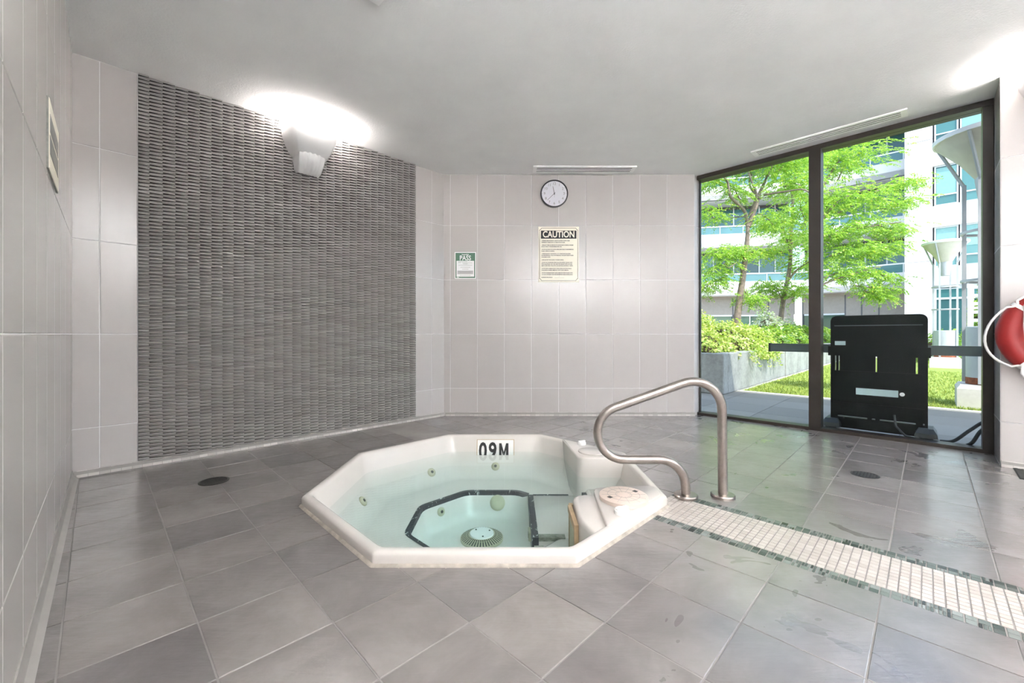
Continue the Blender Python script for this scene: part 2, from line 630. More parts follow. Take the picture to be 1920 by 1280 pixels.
def subtract(poly, hole):
    """convex pieces of poly outside a convex hole (list of half planes)"""
    pieces, rest = [], poly
    for nx, ny, d in hole:
        o = clip_poly(rest, -nx, -ny, -d)
        if len(o) > 2 and area(o) > 1e-5:
            pieces.append(o)
        rest = clip_poly(rest, nx, ny, d)
        if len(rest) < 3:
            return pieces
    return pieces


def px_of(p):
    """how large a point's surroundings show: pixels per metre, or 0 when out of view"""
    if p[1] < 0.05:
        return 0
    u = 960 + F_PX * p[0] / p[1]
    v = 626 - F_PX * (p[2] - CAM_H) / p[1]
    if u < -60 or u > 1980 or v < -40 or v > 1330:
        return 0
    return F_PX / p[1]


# ------------------------------------------------------------------ room shell
ZC = 2.674
B_PT = (-0.757, 4.615)
C_PT = (2.024, 4.615)
E_WICK = -3.80
N_WIN = 4.808
WIN_E0, WIN_E1 = -1.831, 0.345
N_PIER = 4.393
E_END = 3.6
TUB = (-0.145, 2.586)
Z_JOINTS = [0.0, 0.303, 0.905, 1.507, 2.108, ZC]


def octagon(ap, c=TUB):
    k = math.tan(PI / 8) * ap
    x, y = c
    return [(x - k, y - ap), (x + k, y - ap), (x + ap, y - k), (x + ap, y + k), (x + k, y + ap), (x - k, y + ap), (x - ap, y + k), (x - ap, y - k)]


HOLE = halfplanes(octagon(0.935))
ROOM = [tuple(W(*p)[:2]) for p in [(-3.83, -0.13), (3.63, -0.25), (3.63, 4.84), (-1.81, 4.84), (-3.83, 2.82)]]
ROOM_H = halfplanes(ROOM)

floor = MB()
for pc in subtract(ROOM, HOLE):
    floor.prism(pc, -0.08, -0.0025)
floor = floor.build('floor', 'grout_floor', kind='structure', label='grey slate-look tiled floor around the spa')

# ---- floor tiles, square, laid parallel to the window wall
PITCH = 0.301
GAP = 0.0045
STRIP_N0, STRIP_N1 = 1.930, 2.341
tile_full = MB().loft([[(s[0] * h, s[1] * h, z) for s in ((-1, -1), (1, -1), (1, 1), (-1, 1))] for h, z in
                       (((PITCH - GAP) / 2, -0.012), ((PITCH - GAP) / 2, -0.0012), ((PITCH - GAP) / 2 - 0.0015, 0.0))], cap=True)
# rotate by -45 degrees into room axes
rot = frame((0, 0, 0), ED, ND, UP)
tile_full.v = [tuple(rot @ Vector(p)) for p in tile_full.v]
tile_me = tile_full.mesh('floor_tile')
tile_me.materials.append(M['tile_floor'])
cands = []
for i in range(-10, 17):
    for j in range(-2, 17):
        e0, n0 = -1.018 + PITCH * i, 0.226 + PITCH * j
        cells = [(n0 + GAP / 2, n0 + PITCH - GAP / 2)]
        if n0 + PITCH > STRIP_N0 and n0 < STRIP_N1 - 0.02:
            cells = []
            if n0 < STRIP_N0:
                cells = [(n0 + GAP / 2, STRIP_N0 - GAP / 2)]
        for a, b in cells:
            q = [tuple(W(*p)[:2]) for p in [(e0 + GAP / 2, a), (e0 + PITCH - GAP / 2, a), (e0 + PITCH - GAP / 2, b), (e0 + GAP / 2, b)]]
            q = q[::-1] if sum((q[k][0] * q[(k + 1) % 4][1] - q[(k + 1) % 4][0] * q[k][1]) for k in range(4)) < 0 else q
            full = b - a > PITCH - GAP - 1e-4
            poly = q
            for h in ROOM_H:
                poly = clip_poly(poly, *h)
                if len(poly) < 3:
                    break
            if len(poly) < 3 or area(poly) < 2e-4:
                continue
            pieces = [poly]
            inside = all(max(h[0] * p[0] + h[1] * p[1] - h[2] for p in poly) > 1e-9 or True for h in HOLE)
            touch = all(min(h[0] * p[0] + h[1] * p[1] - h[2] for p in poly) < 0 for h in HOLE)
            if touch:
                pieces = subtract(poly, HOLE)
                if not pieces or sum(area(p) for p in pieces) < 3e-4:
                    continue
            whole = full and area(poly) > 0.999 * area(q) and (not touch or sum(area(p) for p in pieces) > 0.9999 * area(poly))
            c = W(e0 + PITCH / 2, (a + b) / 2)
            cands.append((px_of((c.x, c.y, 0)), c, whole, pieces))
cands.sort(key=lambda t: -t[0])
rest = MB()
for k, (s, c, whole, pieces) in enumerate(cands):
    if k < 290:
        if whole:
            link('floor_tile', tile_me, floor, c)
        else:
            mb = MB()
            for p in pieces:
                mb.prism([(x - c.x, y - c.y) for x, y in p], -0.012, 0.0)
            me = mb.mesh('floor_tile')
            me.materials.append(M['tile_floor'])
            link('floor_tile', me, floor, c)
    else:
        for p in pieces:
            rest.prism(p, -0.012, 0.0)
rest.build('floor_tiles_out_of_sight', 'tile_floor', floor, kind='stuff')

# ---- mosaic strip leading from the spa
STRIP_E0, STRIP_E1 = -1.02, E_END
strip = MB(rot).box((STRIP_E0, STRIP_N0, -0.02), (STRIP_E1, STRIP_N1, -0.0022)).build('mosaic_strip', 'mosaic_grout', floor,
                                                                                  label='cream mosaic band edged with dark glass mosaic')
OUT_T = halfplanes(octagon(0.945))


def in_tub(p):
    return all(h[0] * p[0] + h[1] * p[1] - h[2] < 0 for h in OUT_T)


def mosaic(rows, pitch, mat, far, name, thick, rest_name, jitter=False):
    g = 0.0042
    cells = []
    me_c = {}
    n = int((STRIP_E1 - STRIP_E0) / pitch)
    for r0, r1 in rows:
        for i in range(n):
            e = STRIP_E0 + i * pitch
            c = W(e + pitch / 2, (r0 + r1) / 2)
            if in_tub(c):
                continue
            split = jitter and RNG.random() < 0.33
            for q in range(3 if split else 1):
                w = pitch / 3 if split else pitch
                ce = e + (q + 0.5) * w
                cells.append((px_of(W(ce, (r0 + r1) / 2)) * (0.8 if split else 1), W(ce, (r0 + r1) / 2, 0), w - g * (0.45 if split else 1), r1 - r0 - g))
    cells.sort(key=lambda t: -t[0])
    rest = MB(rot)
    for k, (s, c, w, d) in enumerate(cells):
        key = (round(w, 4), round(d, 4))
        if k < 290:
            if key not in me_c:
                b = MB(rot)
                b.loft([[(sx * (w / 2 - i), sy * (d / 2 - i), z) for sx, sy in ((-1, -1), (1, -1), (1, 1), (-1, 1))] for i, z in
                        ((0, -0.01), (0, thick - 0.0008), (0.0008, thick))], cap=True)
                me_c[key] = b.mesh(name)
                me_c[key].materials.append(M[mat])
            link(name, me_c[key], strip, c)
        else:
            e_, n_ = (c.x - c.y) / R2, (c.x + c.y) / R2
            rest.box((e_ - w / 2, n_ - d / 2, -0.01), (e_ + w / 2, n_ + d / 2, thick))
    rest.build(rest_name, far, strip, kind='stuff')


BW = 0.058
in0, in1 = STRIP_N0 + BW, STRIP_N1 - BW
pm = (in1 - in0) / 10
mosaic([(in0 + pm * k, in0 + pm * (k + 1)) for k in range(10)], pm, 'mosaic', 'mosaic_far', 'mosaic_tile', 0.0, 'mosaic_field')
mosaic([(STRIP_N0, STRIP_N0 + BW / 2), (STRIP_N0 + BW / 2, in0), (in1, in1 + BW / 2), (in1 + BW / 2, STRIP_N1)], BW / 2,
       'glass_tile', 'glass_tile_far', 'glass_tile', 0.0, 'glass_mosaic_field', True)


# ---- walls
def wall(name, o, ex, nrm, length, zj=Z_JOINTS, ubreaks=None, thick=0.12, label=None, tiles=True, z0=0.0, z1=ZC, vis=None):
    """tiled wall: grout backing with every tile a piece of its own; tiles face nrm"""
    ex, nrm = Vector(ex), Vector(nrm)
    fr = frame((o[0], o[1], 0), ex, nrm, UP)
    if fr.to_3x3().determinant() < 0:
        fr = frame(Vector((o[0], o[1], 0)) + ex * length, -ex, nrm, UP)
        if ubreaks:
            ubreaks = [length - u for u in ubreaks[::-1]]
        if vis:
            vis = (length - vis[1], length - vis[0])
    w = MB(fr).box((0, -thick, z0), (length, -0.003, z1)).build(name, 'grout_wall' if tiles else 'tile_wall', kind='structure', label=label)
    if tiles:
        cache = {}
        ub = ubreaks or [0, length]
        g = 0.0045
        for i in range(len(ub) - 1):
            for j in range(len(zj) - 1):
                a, b, c, d = ub[i] + g / 2, ub[i + 1] - g / 2, zj[j] + g / 2, zj[j + 1] - g / 2
                if vis and (b < vis[0] or a > vis[1]):
                    continue
                if b - a < 0.004:
                    continue
                key = (round(b - a, 3), round(d - c, 3))
                if key not in cache:
                    r = frame((0, 0, 0), fr.col[0].xyz, fr.col[1].xyz, UP)
                    mb = MB(r)
                    hw, hh = (b - a) / 2, (d - c) / 2
                    k = 0.002
                    mb.loft([[(sx * (hw - q), y, sz * (hh - q)) for sx, sz in ((-1, -1), (-1, 1), (1, 1), (1, -1))] for q, y in
                             ((0, -0.01), (0, -0.0015), (k, 0.0))], cap=True)
                    cache[key] = mb.mesh('wall_tile')
                    cache[key].materials.append(M['tile_wall'])
                ctr = fr @ Vector(((a + b) / 2, 0, (c + d) / 2))
                link('wall_tile', cache[key], w, ctr)
    return w


def breaks(start, length, first, pitch=0.3006):
    u = [0.0]
    x = first
    while x < length - 0.01:
        if x > 0.01:
            u.append(x)
        x += pitch
    u.append(length)
    return u


BACK_L = C_PT[0] - B_PT[0]
wall_back = wall('wall_back', B_PT, (1, 0, 0), (0, -1, 0), BACK_L, ubreaks=breaks(0, BACK_L, -0.684 + 0.757),
                 label='white tiled wall with the clock and the caution sign')
# wall with the woven panel: two tiled strips and the panel between
pw = W(E_WICK, -0.12)
wall_side = wall('wall_left_end', pw[:2], ND, ED, 0.32, ubreaks=[0, 0.137, 0.32], label='white tiled strip between the long wall and the woven panel')
pw2 = W(E_WICK, 2.368)
wall_side2 = wall('wall_left_corner', pw2[:2], ND, ED, 0.40, ubreaks=[0, 0.205, 0.40], label='white tiled strip between the woven panel and the clock wall')
LW_D = Vector((0.695, -0.719, 0)).normalized()
LW_N = Vector((-LW_D.y, LW_D.x, 0))
LW_O = (-2.761, 2.611)
wall_left = wall('wall_left', LW_O, LW_D, LW_N, 7.45, ubreaks=breaks(0, 7.45, 0.25, 0.3), label='long white tiled wall facing the windows', vis=(0, 4.6))
# window side: reveal, pier, second window further along
rv = W(WIN_E0 - 0.005, C_PT[0] * 0 + 4.690)
wall_reveal = wall('wall_reveal', rv[:2], ND, ED, 0.17, ubreaks=[0, 0.17], thick=0.05, label='narrow white reveal beside the clock wall')
pier = wall('wall_right', W(0.351, N_PIER)[:2], ED, -ND, 1.0, ubreaks=[0, 0.25, 0.551, 0.852, 1.0], thick=0.50,
            label='white tiled pier carrying the lifebuoy')
for (en, ln, nm) in ((W(0.351, N_PIER + 0.003), 0.46, 'wall_right_reveal'),):
    wall(nm, en[:2], ND, -ED, ln, ubreaks=[0, 0.30, ln], thick=0.05, label='side of the pier facing the window')
wall('wall_rear', W(E_END, -0.35)[:2], ND, -ED, 5.2, tiles=False, label='far end wall of the spa room')
sill_up = MB(rot)
sill_up.box((3.45, 4.80, 0), (3.75, 5.0, ZC))
sill_up.build('wall_right_end', 'tile_wall', kind='structure', label='wall end beside the second window')

# ceiling and the storeys above it
MB(rot).box((-4.1, -0.6, ZC), (3.9, 5.0, ZC + 0.2)).build('ceiling', 'ceiling', kind='structure', label='pale grey stucco ceiling')
MB(rot).box((-9.0, -1.0, ZC + 0.21), (13.0, 4.98, 5.75)).build('wall_upper', 'bldg_beige', kind='structure', label='storeys above the spa room')

# ---- woven panel
panel = thing('woven_panel', W(E_WICK + 0.02, 1.284, 0.0), 'grey woven wicker-look panel covering the wall under the sconce', 'wall panel')
MB(rot).box((E_WICK - 0.1, 0.2, 0.03), (E_WICK - 0.004, 2.368, ZC)).build('backing', 'wicker_back', panel)


def weave():
    rows = 218
    zp = (ZC - 0.035) / rows
    per = 0.14
    ph = [0.0, 0.22, 0.45, 0.7, 0.9, 0.985]
    amp = [-0.004, 0.003, 0.010, 0.016, 0.017, 0.0155]
    thk = [0.0028, 0.0042, 0.0054, 0.0060, 0.0060, 0.0054]
    V, Fc = [], []
    n0, n1 = 0.203, 2.365
    for r in range(rows):
        z = 0.038 + zp * (r + 0.5)
        pts = []
        s = n0 - per + (per / 2 if r % 2 else 0.0) - 0.012
        jit = RNG.uniform(-0.0025, 0.0025)
        while s < n1:
            for p, a, t in zip(ph, amp, thk):
                x = s + p * per + jit
                if n0 <= x <= n1:
                    pts.append((x, a, t))
            for edge in (n0, n1):
                q = (edge - s - jit) / per
                if 0.0 < q < 0.985:
                    e_ = (edge, float(np.interp(q, ph, amp)), float(np.interp(q, ph, thk)))
                    pts = [e_] + pts if edge == n0 else pts + [e_]
            # break the strand so that each stitch is a loose piece
            if len(pts) > 1:
                base = len(V)
                for x, a, t in pts:
                    for cy, cz in ((-0.4, 1.0), (0.75, 0.62), (1.0, 0.0), (0.75, -0.62), (-0.4, -1.0)):
                        V.append(W(E_WICK + a + cy * 0.0055, x, z + cz * t))
                for k in range(len(pts) - 1):
                    for q in range(4):
                        Fc.append((base + k * 5 + q, base + k * 5 + q + 1, base + (k + 1) * 5 + q + 1, base + (k + 1) * 5 + q))
                k = len(pts) - 1
                Fc.append(tuple(base + k * 5 + q for q in range(5)))
            pts = []
            s += per
    mb = MB()
    mb.v, mb.f = V, Fc
    return mb


weave().build('strand', 'wicker', panel, smooth=50, kind='stuff', label='woven grey strands')
MB(rot).box((E_WICK - 0.004, 0.2, 0.03), (E_WICK + 0.004, 0.2025, ZC)).build('edge_trim', 'grey_print', panel)
MB(rot).box((E_WICK - 0.004, 2.3655, 0.03), (E_WICK + 0.004, 2.368, ZC)).build('edge_trim', 'grey_print', panel)


# ---- cove base pieces at the foot of the walls
def baseboard(name, o, ex, nrm, length, piece, label, h=0.04, d=0.022):
    ex, nrm = Vector(ex), Vector(nrm)
    fr = frame((o[0], o[1], 0), ex, nrm, UP)
    if fr.to_3x3().determinant() < 0:
        fr = frame(Vector((o[0], o[1], 0)) + ex * length, -ex, nrm, UP)
    b = MB(fr).box((0, -0.004, 0), (length, d - 0.004, h - 0.003)).build(name, 'base_grout', kind='structure', label=label)
    r = frame((0, 0, 0), fr.col[0].xyz, fr.col[1].xyz, UP)
    w = piece - 0.0025
    prof = [(-0.002, 0.0), (d, 0.0), (d - 0.004, h * 0.45), (0.008, h), (-0.002, h)]
    me = MB(r).loft([[(x, y, z) for y, z in prof] for x in (-w / 2, w / 2)], cap=True).mesh('base_tile')
    me.materials.append(M['base'])
    for k in range(int(length / piece)):
        link('base_tile', me, b, fr @ Vector((piece * (k + 0.5), 0, 0)))
    return b


baseboard('baseboard_left_end', W(E_WICK, -0.10)[:2], ND, ED, 2.82, 0.052, 'small stone base tiles under the woven panel')
baseboard('baseboard_back', (B_PT[0] + 0.02, B_PT[1]), (1, 0, 0), (0, -1, 0), BACK_L - 0.02, 0.052, 'small stone base tiles under the clock wall')
MB(frame((LW_O[0], LW_O[1], 0), LW_D, LW_N, UP)).loft(
    [[(x, -0.002, 0), (x, 0.03, 0), (x, 0.012, 0.012), (x, 0.004, 0.05), (x, -0.002, 0.05)] for x in (0.02, 7.4)], cap=True).build(
    'baseboard_left', 'base_grout', kind='structure', label='pale cove along the long tiled wall')
baseboard('baseboard_right', W(0.353, N_PIER)[:2], ED, -ND, 0.99, 0.052, 'stone base tiles under the pier')

# ------------------------------------------------------------------ windows
def window(name, e0, e1, mull, label):
    fr = rot
    n = N_WIN
    w = link(name, None, None, W((e0 + e1) / 2, n, 0), kind='structure', label=label)
    d0, d1 = n - 0.04, n + 0.09
    MB(fr).box((e0, d0, 0.0), (e1, d1, 0.028)).build('window_sill', 'frame', w)
    MB(fr).box((e0, d0 - 0.01, ZC - 0.045), (e1, d1, ZC)).build('window_head', 'frame', w)
    MB(fr).box((e0, n + 0.012, 0.028), (e0 + 0.014, n + 0.04, ZC - 0.045)).build('window_jamb', 'frame', w)
    MB(fr).box((e1 - 0.055, d0, 0.028), (e1, d1, ZC - 0.045)).build('window_jamb', 'frame', w)
    MB(fr).box((mull - 0.046, d0 - 0.012, 0.028), (mull + 0.046, d1, ZC - 0.045)).build('window_mullion', 'frame', w)
    for a, b in ((e0 + 0.014, mull - 0.046), (mull + 0.046, e1 - 0.055)):
        MB(fr).box((a, n + 0.02, 0.028), (b, n + 0.03, ZC - 0.045)).build('pane', 'glass', w)
    return w


window('window_1', WIN_E0 + 0.002, WIN_E1 + 0.004, (2.836 - (6.8 - 2.836) + 2.903 - (6.8 - 2.903)) / 2 / R2, 'tall dark-framed window looking onto the garden')
window('window_2', 1.352, 3.45, 2.40, 'second tall dark-framed window beyond the pier')


# ------------------------------------------------------------------ the spa
def oct_ring(ap, z, r=0.05, seg=4):
    """octagon ring with rounded corners"""
    pts = []
    k = math.tan(PI / 8)
    r = min(r, ap * 0.6)
    for i in range(8):
        a = -PI / 2 + PI / 8 + i * PI / 4     # corner direction
        rc = (ap - r) / math.cos(PI / 8)
        cx, cy = TUB[0] + rc * math.cos(a), TUB[1] + rc * math.sin(a)
        for s in range(seg):
            t = a - PI / 8 + (PI / 4) * s / (seg - 1)
            pts.append((cx + r * math.cos(t), cy + r * math.sin(t), z))
    return pts


spa = thing('hot_tub', (TUB[0], TUB[1], 0.0), 'cream octagonal hot tub set into the tiled floor', 'hot tub')
Z_RIM, Z_WAT, Z_SEAT, Z_FLOOR = 0.055, -0.077, -0.245, -0.42
rings = [oct_ring(0.958, -0.03, 0.02), oct_ring(0.962, 0.0, 0.02), oct_ring(0.964, 0.040, 0.02), oct_ring(0.958, 0.051, 0.02), oct_ring(0.950, Z_RIM, 0.03),
         oct_ring(0.926, Z_RIM, 0.06), oct_ring(0.917, 0.049, 0.07), oct_ring(0.910, 0.035, 0.09), oct_ring(0.886, Z_WAT, 0.13), oct_ring(0.86, -0.12, 0.15),
         oct_ring(0.80, -0.20, 0.16), oct_ring(0.775, -0.228, 0.16), oct_ring(0.74, -0.243, 0.16), oct_ring(0.70, Z_SEAT, 0.15), oct_ring(0.475, Z_SEAT, 0.12),
         oct_ring(0.458, -0.252, 0.12), oct_ring(0.445, -0.275, 0.12), oct_ring(0.42, -0.37, 0.11), oct_ring(0.40, -0.405, 0.10), oct_ring(0.37, Z_FLOOR, 0.1),
         oct_ring(0.10, Z_FLOOR - 0.004, 0.02)]
sh = MB().loft(rings)
n = len(rings[0])
sh.f.append(tuple((len(rings) - 1) * n + i for i in range(n)))
shell = sh.build('shell', 'shell', spa, smooth=50)
# mortar joint between the skirt and the tiles
o_, i_ = [], []
MB().loft([oct_ring(0.976, -0.002, 0.02), oct_ring(0.973, 0.005, 0.02), oct_ring(0.966, 0.010, 0.02), oct_ring(0.955, 0.008, 0.02)]).build('sealant_joint', 'sealant', spa, smooth=60)


def pod(name, poly_top, z_top, z_low, draft=0.012, r=0.02):
    """moulded corner block: the outline shrinks to a rounded top edge"""
    cx = sum(p[0] for p in poly_top) / len(poly_top)
    cy = sum(p[1] for p in poly_top) / len(poly_top)

    def rnd(poly, rad, seg=4):
        out = []
        m = len(poly)
        for i in range(m):
            p0, p, p1 = Vector(poly[i - 1]), Vector(poly[i]), Vector(poly[(i + 1) % m])
            a, b = (p0 - p), (p1 - p)
            t = min(rad, a.length * 0.45, b.length * 0.45)
            A, B = p + a.normalized() * t, p + b.normalized() * t
            for s in range(seg):
                k = s / (seg - 1)
                q = A * (1 - k) ** 2 + p * 2 * k * (1 - k) + B * k ** 2
                out.append((q.x, q.y))
        return out
    base = rnd(poly_top, 0.05)

    def off(d):
        out = []
        for x, y in base:
            v = Vector((x - cx, y - cy))
            v = v * (1 + d / max(v.length, 0.05))
            out.append((cx + v.x, cy + v.y))
        return out
    lv = [(draft * 3, z_low), (draft, z_low * 0.4), (0.0, z_top - r), (-r * 0.3, z_top - r * 0.3), (-r, z_top)]
    return MB().loft([[(x, y, z) for x, y in off(d)] for d, z in lv], cap=True)


# block beside the handrail side, near: lower ledge and raised deck with the filter lid
near_low = [(0.325, 2.255), (0.312, 1.95), (0.36, 1.80), (0.50, 1.935), (0.74, 2.175), (0.775, 2.21), (0.775, 2.33)]
pod('filter_deck_ledge', near_low, 0.034, -0.42, 0.0).build('filter_deck_ledge', 'shell', spa, smooth=50)
near_top = [(0.445, 2.30), (0.42, 1.832), (0.45, 1.856), (0.745, 2.150), (0.799, 2.202), (0.799, 2.34)]
pod('filter_deck', near_top, Z_RIM + 0.002, -0.10, 0.0, 0.008).build('filter_deck', 'shell', spa, smooth=50)
far_top = [(0.455, 3.31), (0.465, 2.845), (0.80, 2.845), (0.80, 2.98), (0.50, 3.28)]
far_pod = [(0.40, 3.372), (0.455, 2.85), (0.799, 2.845), (0.799, 2.972), (0.42, 3.352)]
pod('equipment_deck', far_pod, Z_RIM + 0.002, -0.42, 0.004, 0.010).build('equipment_deck', 'shell', spa, smooth=50)
# entry steps between the two decks
MB().rbox((0.50, 2.28, -0.44), (0.86, 2.9, -0.155), 0.02).build('entry_step', 'shell', spa, smooth=40)
MB().rbox((0.118, 2.335, -0.44), (0.62, 2.965, Z_SEAT + 0.006), 0.015).build('entry_step', 'shell', spa, smooth=40)
# worn black edge tape on bench and step
MBs = MB()
K = oct_ring(0.4795, Z_SEAT + 0.0022, 0.12)
K2 = oct_ring(0.452, Z_SEAT + 0.0015, 0.12)
K3 = oct_ring(0.4475, Z_SEAT - 0.026, 0.12)
idx = [i for i in range(len(K)) if not (K[i][0] > 0.13)]
# ordered walk from the back edge round the far side to the front
start = max(idx, key=lambda i: K[i][0] if K[i][1] > TUB[1] else -9)
order = []
i = start
while len(order) < len(idx):
    if i % len(K) in idx:
        order.append(i % len(K))
    else:
        break
    i += 1
k1 = [K[i] for i in order]
k1b = [K2[i] for i in order]
k1c = [K3[i] for i in order]
first = (0.118, k1[0][1] - 0.035, k1[0][2])
k1 = [(0.125, k1[0][1] - 0.028, k1[0][2])] + k1
k1b = [(0.118, k1b[0][1] - 0.030, k1b[0][2])] + k1b
k1c = [(0.118, k1c[0][1] - 0.030, k1c[0][2])] + k1c
MB().loft([k1, k1b, k1c], closed=False).build('edge_tape', 'stripe', spa)
zt = Z_SEAT + 0.0072
MB().box((0.113, 2.33, Z_SEAT - 0.06), (0.150, 2.96, zt + 0.001)).build('edge_tape', 'stripe', spa)
MB().box((0.150, 2.945, zt - 0.01), (0.40, 2.968, zt + 0.001)).build('edge_tape', 'stripe', spa)
MB().box((0.150, 2.333, zt - 0.02), (0.300, 2.375, zt + 0.002)).build('step_strip', 'worn', spa)
MB().box((0.120, 2.23, Z_SEAT - 0.004), (0.17, 2.255, Z_SEAT + 0.004)).build('step_strip', 'worn', spa)
MB().box((0.455, 2.62, -0.25), (0.485, 2.72, -0.13)).build('edge_tape', 'stripe', spa)

# main drain with radial slots
DC = (-0.195, 2.69, Z_FLOOR)
dr = MB().lathe([(0.138, 0.0), (0.138, 0.012), (0.10, 0.03), (0.088, 0.034), (0.0, 0.036)], 40, DC).build('main_drain', 'fitting', spa, smooth=60,
                                                                                                  label='round slotted suction grate')
MB().lathe([(0.078, 0.034), (0.076, 0.042), (0.0, 0.044)], 32, DC).build('drain_cap', 'knob', dr, smooth=50)
for k in range(44):
    a = 2 * PI * k / 44
    fr = frame(DC, (math.cos(a), math.sin(a), 0), (-math.sin(a), math.cos(a), 0), UP)
    MB(fr).add([(0.086, -0.003, 0.0355), (0.086, 0.003, 0.0355), (0.133, 0.0035, 0.0165), (0.133, -0.0035, 0.0165)], [(0, 3, 2, 1)]).build('slot', 'fit_dark', dr)
for a in (0.5, 2.4, 4.9):
    MB().lathe([(0.006, 0.0), (0.005, 0.004)], 8, (DC[0] + 0.055 * math.cos(a), DC[1] + 0.055 * math.sin(a), Z_FLOOR + 0.042)).build('screw', 'fit_dark', dr)


def jet(x, y, z, nrm, r, label=None, hole=True):
    nrm = Vector(nrm).normalized()
    s = nrm.cross(UP).normalized()
    fr = frame((x, y, z), s, nrm.cross(s).normalized() * -1, nrm)
    j = MB(fr).lathe([(r, -0.01), (r, 0.006), (r * 0.8, 0.012), (r * 0.45, 0.013)], 20).build('jet', 'fitting', spa, smooth=50, label=label)
    if hole:
        MB(fr).lathe([(r * 0.33, 0.010), (r * 0.33, 0.0145)], 14).build('nozzle', 'fit_dark', j)
    return j


# wall jets on the bench back, below the water line
for ang, along, z in ((90, 0.01, -0.178), (135, 0.13, -0.178), (180, 0.10, -0.175)):
    a = math.radians(ang)
    ap = 0.80 + (z + 0.20) / 0.08 * 0.06
    nx, ny = math.cos(a), math.sin(a)
    tx, ty = -ny, nx
    jet(TUB[0] + nx * ap + tx * -along, TUB[1] + ny * ap + ty * -along, z, (-nx, -ny, 0.75), 0.034)
for ang, along, z, r, hole in ((135, 0.05, -0.315, 0.030, True), (90, -0.04, -0.32, 0.055, False)):
    a = math.radians(ang)
    ap = 0.436
    nx, ny = math.cos(a), math.sin(a)
    jet(TUB[0] + nx * ap - ny * along, TUB[1] + ny * ap + nx * along, z, (-nx, -ny, 0.25), r, hole=hole)
sk = MB().rbox((0.098, 2.47, -0.33), (0.118, 2.55, -0.275), 0.004).build('light_niche', 'fitting', spa)
MB().box((0.0965, 2.50, -0.32), (0.0985, 2.51, -0.285)).build('slot', 'fit_dark', sk)
# skimmer mouth on the side of the near block
sm = MB()
X0 = 0.294
sm.box((X0, 1.96, -0.30), (X0 + 0.02, 1.985, 0.004)).box((X0 + 0.008, 2.195, -0.30), (X0 + 0.028, 2.22, 0.004)).box((X0, 1.985, -0.03), (X0 + 0.02, 2.195, 0.004)).box((X0, 1.985, -0.30), (X0 + 0.02, 2.195, -0.27))
sm.build('skimmer_frame', 'tan', spa, label='tan skimmer mouth frame')
MB().box((X0 + 0.010, 1.985, -0.27), (X0 + 0.026, 2.195, -0.03)).build('skimmer_door', 'fitting', spa)

# lids and air knobs
lid = MB().lathe([(0.123, 0.0), (0.123, 0.018), (0.117, 0.022), (0.0, 0.022)], 40, (0.574, 2.14, Z_RIM + 0.003)).build('filter_lid', 'lid', spa, smooth=40, label='round pinkish filter lid with two square finger holes')
for rr in (0.04, 0.08):
    MB().lathe([(rr, 0.0), (rr, 0.0225), (rr + 0.0016, 0.0225), (rr + 0.0016, 0.0)], 36, (0.574, 2.14, Z_RIM + 0.003), cap=False).build('groove', 'base_grout', lid)
for k in range(12):
    a = 2 * PI * k / 12
    fr = frame((0.574, 2.14, Z_RIM + 0.025), (math.cos(a), math.sin(a), 0), (-math.sin(a), math.cos(a), 0), UP)
    MB(fr).box((0.03, -0.0006, -0.001), (0.112, 0.0006, 0.0004)).build('groove', 'base_grout', lid)
for a, rad in ((0.55, 0.085), (3.55, 0.085)):
    fr = frame((0.574 + rad * math.cos(a), 2.14 + rad * math.sin(a), Z_RIM + 0.0225), (0.8, 0.6, 0), (-0.6, 0.8, 0), UP)
    MB(fr).box((-0.011, -0.011, 0.0), (0.011, 0.011, 0.0032)).build('finger_hole', 'fit_dark', lid)
MB().lathe([(0.096, 0.0), (0.096, 0.005), (0.092, 0.007), (0.0, 0.007)], 36, (0.575, 3.0, Z_RIM + 0.003)).build('access_cover', 'shell', spa, smooth=40)
for x, y, r in ((0.52, 1.967, 0.036), (0.535, 3.19, 0.032)):
    kn = MB().lathe([(r, 0.0), (r, 0.016), (r * 0.85, 0.022), (0.0, 0.022)], 24, (x, y, Z_RIM + 0.003)).build('air_knob', 'knob', spa, smooth=40)
    MB(frame((x, y, Z_RIM + 0.024), (0.9, 0.43, 0), (-0.43, 0.9, 0), UP)).rbox((-r * 0.95, -r * 0.28, 0), (r * 0.95, r * 0.28, 0.01), 0.003).build('grip', 'knob', kn)
# depth marker tile on the inner back wall, half under water
bw = lambda z: TUB[1] + 0.910 - (0.035 - z) * 0.2143
fr = frame((-0.1375, bw(-0.055) - 0.006, -0.055), (1, 0, 0), Vector((0, 0.21, 0.977)).normalized(), Vector((0, -0.977, 0.21)).normalized())
dm = MB(fr).box((-0.152, -0.075, -0.006), (0.152, 0.075, 0.002)).build('depth_marker', 'knob', spa, label='white depth marker tile reading 0.9M')
fm = MB(fr)
for a, b in (((-0.156, -0.075, -0.004), (-0.151, 0.078, 0.0035)), ((0.151, -0.075, -0.004), (0.156, 0.078, 0.0035)), ((-0.156, 0.075, -0.004), (0.156, 0.079, 0.0035))):
    fm.box(a, b)
fm.build('marker_edge', 'tan', dm)
MB(fr).add([(0.030, -0.09, 0.0034), (0.050, -0.09, 0.0034), (0.050, 0.048, 0.0034), (0.030, 0.048, 0.0034),
            (0.088, -0.09, 0.0034), (0.108, -0.09, 0.0034), (0.108, 0.048, 0.0034), (0.088, 0.048, 0.0034),
            (0.062, -0.05, 0.0034), (0.076, -0.05, 0.0034), (0.050, -0.005, 0.0034), (0.088, -0.005, 0.0034)],
           [(0, 1, 2, 3), (4, 5, 6, 7), (2, 10, 8, 9), (7, 8, 9, 11)]).build('lettering', 'black', dm)
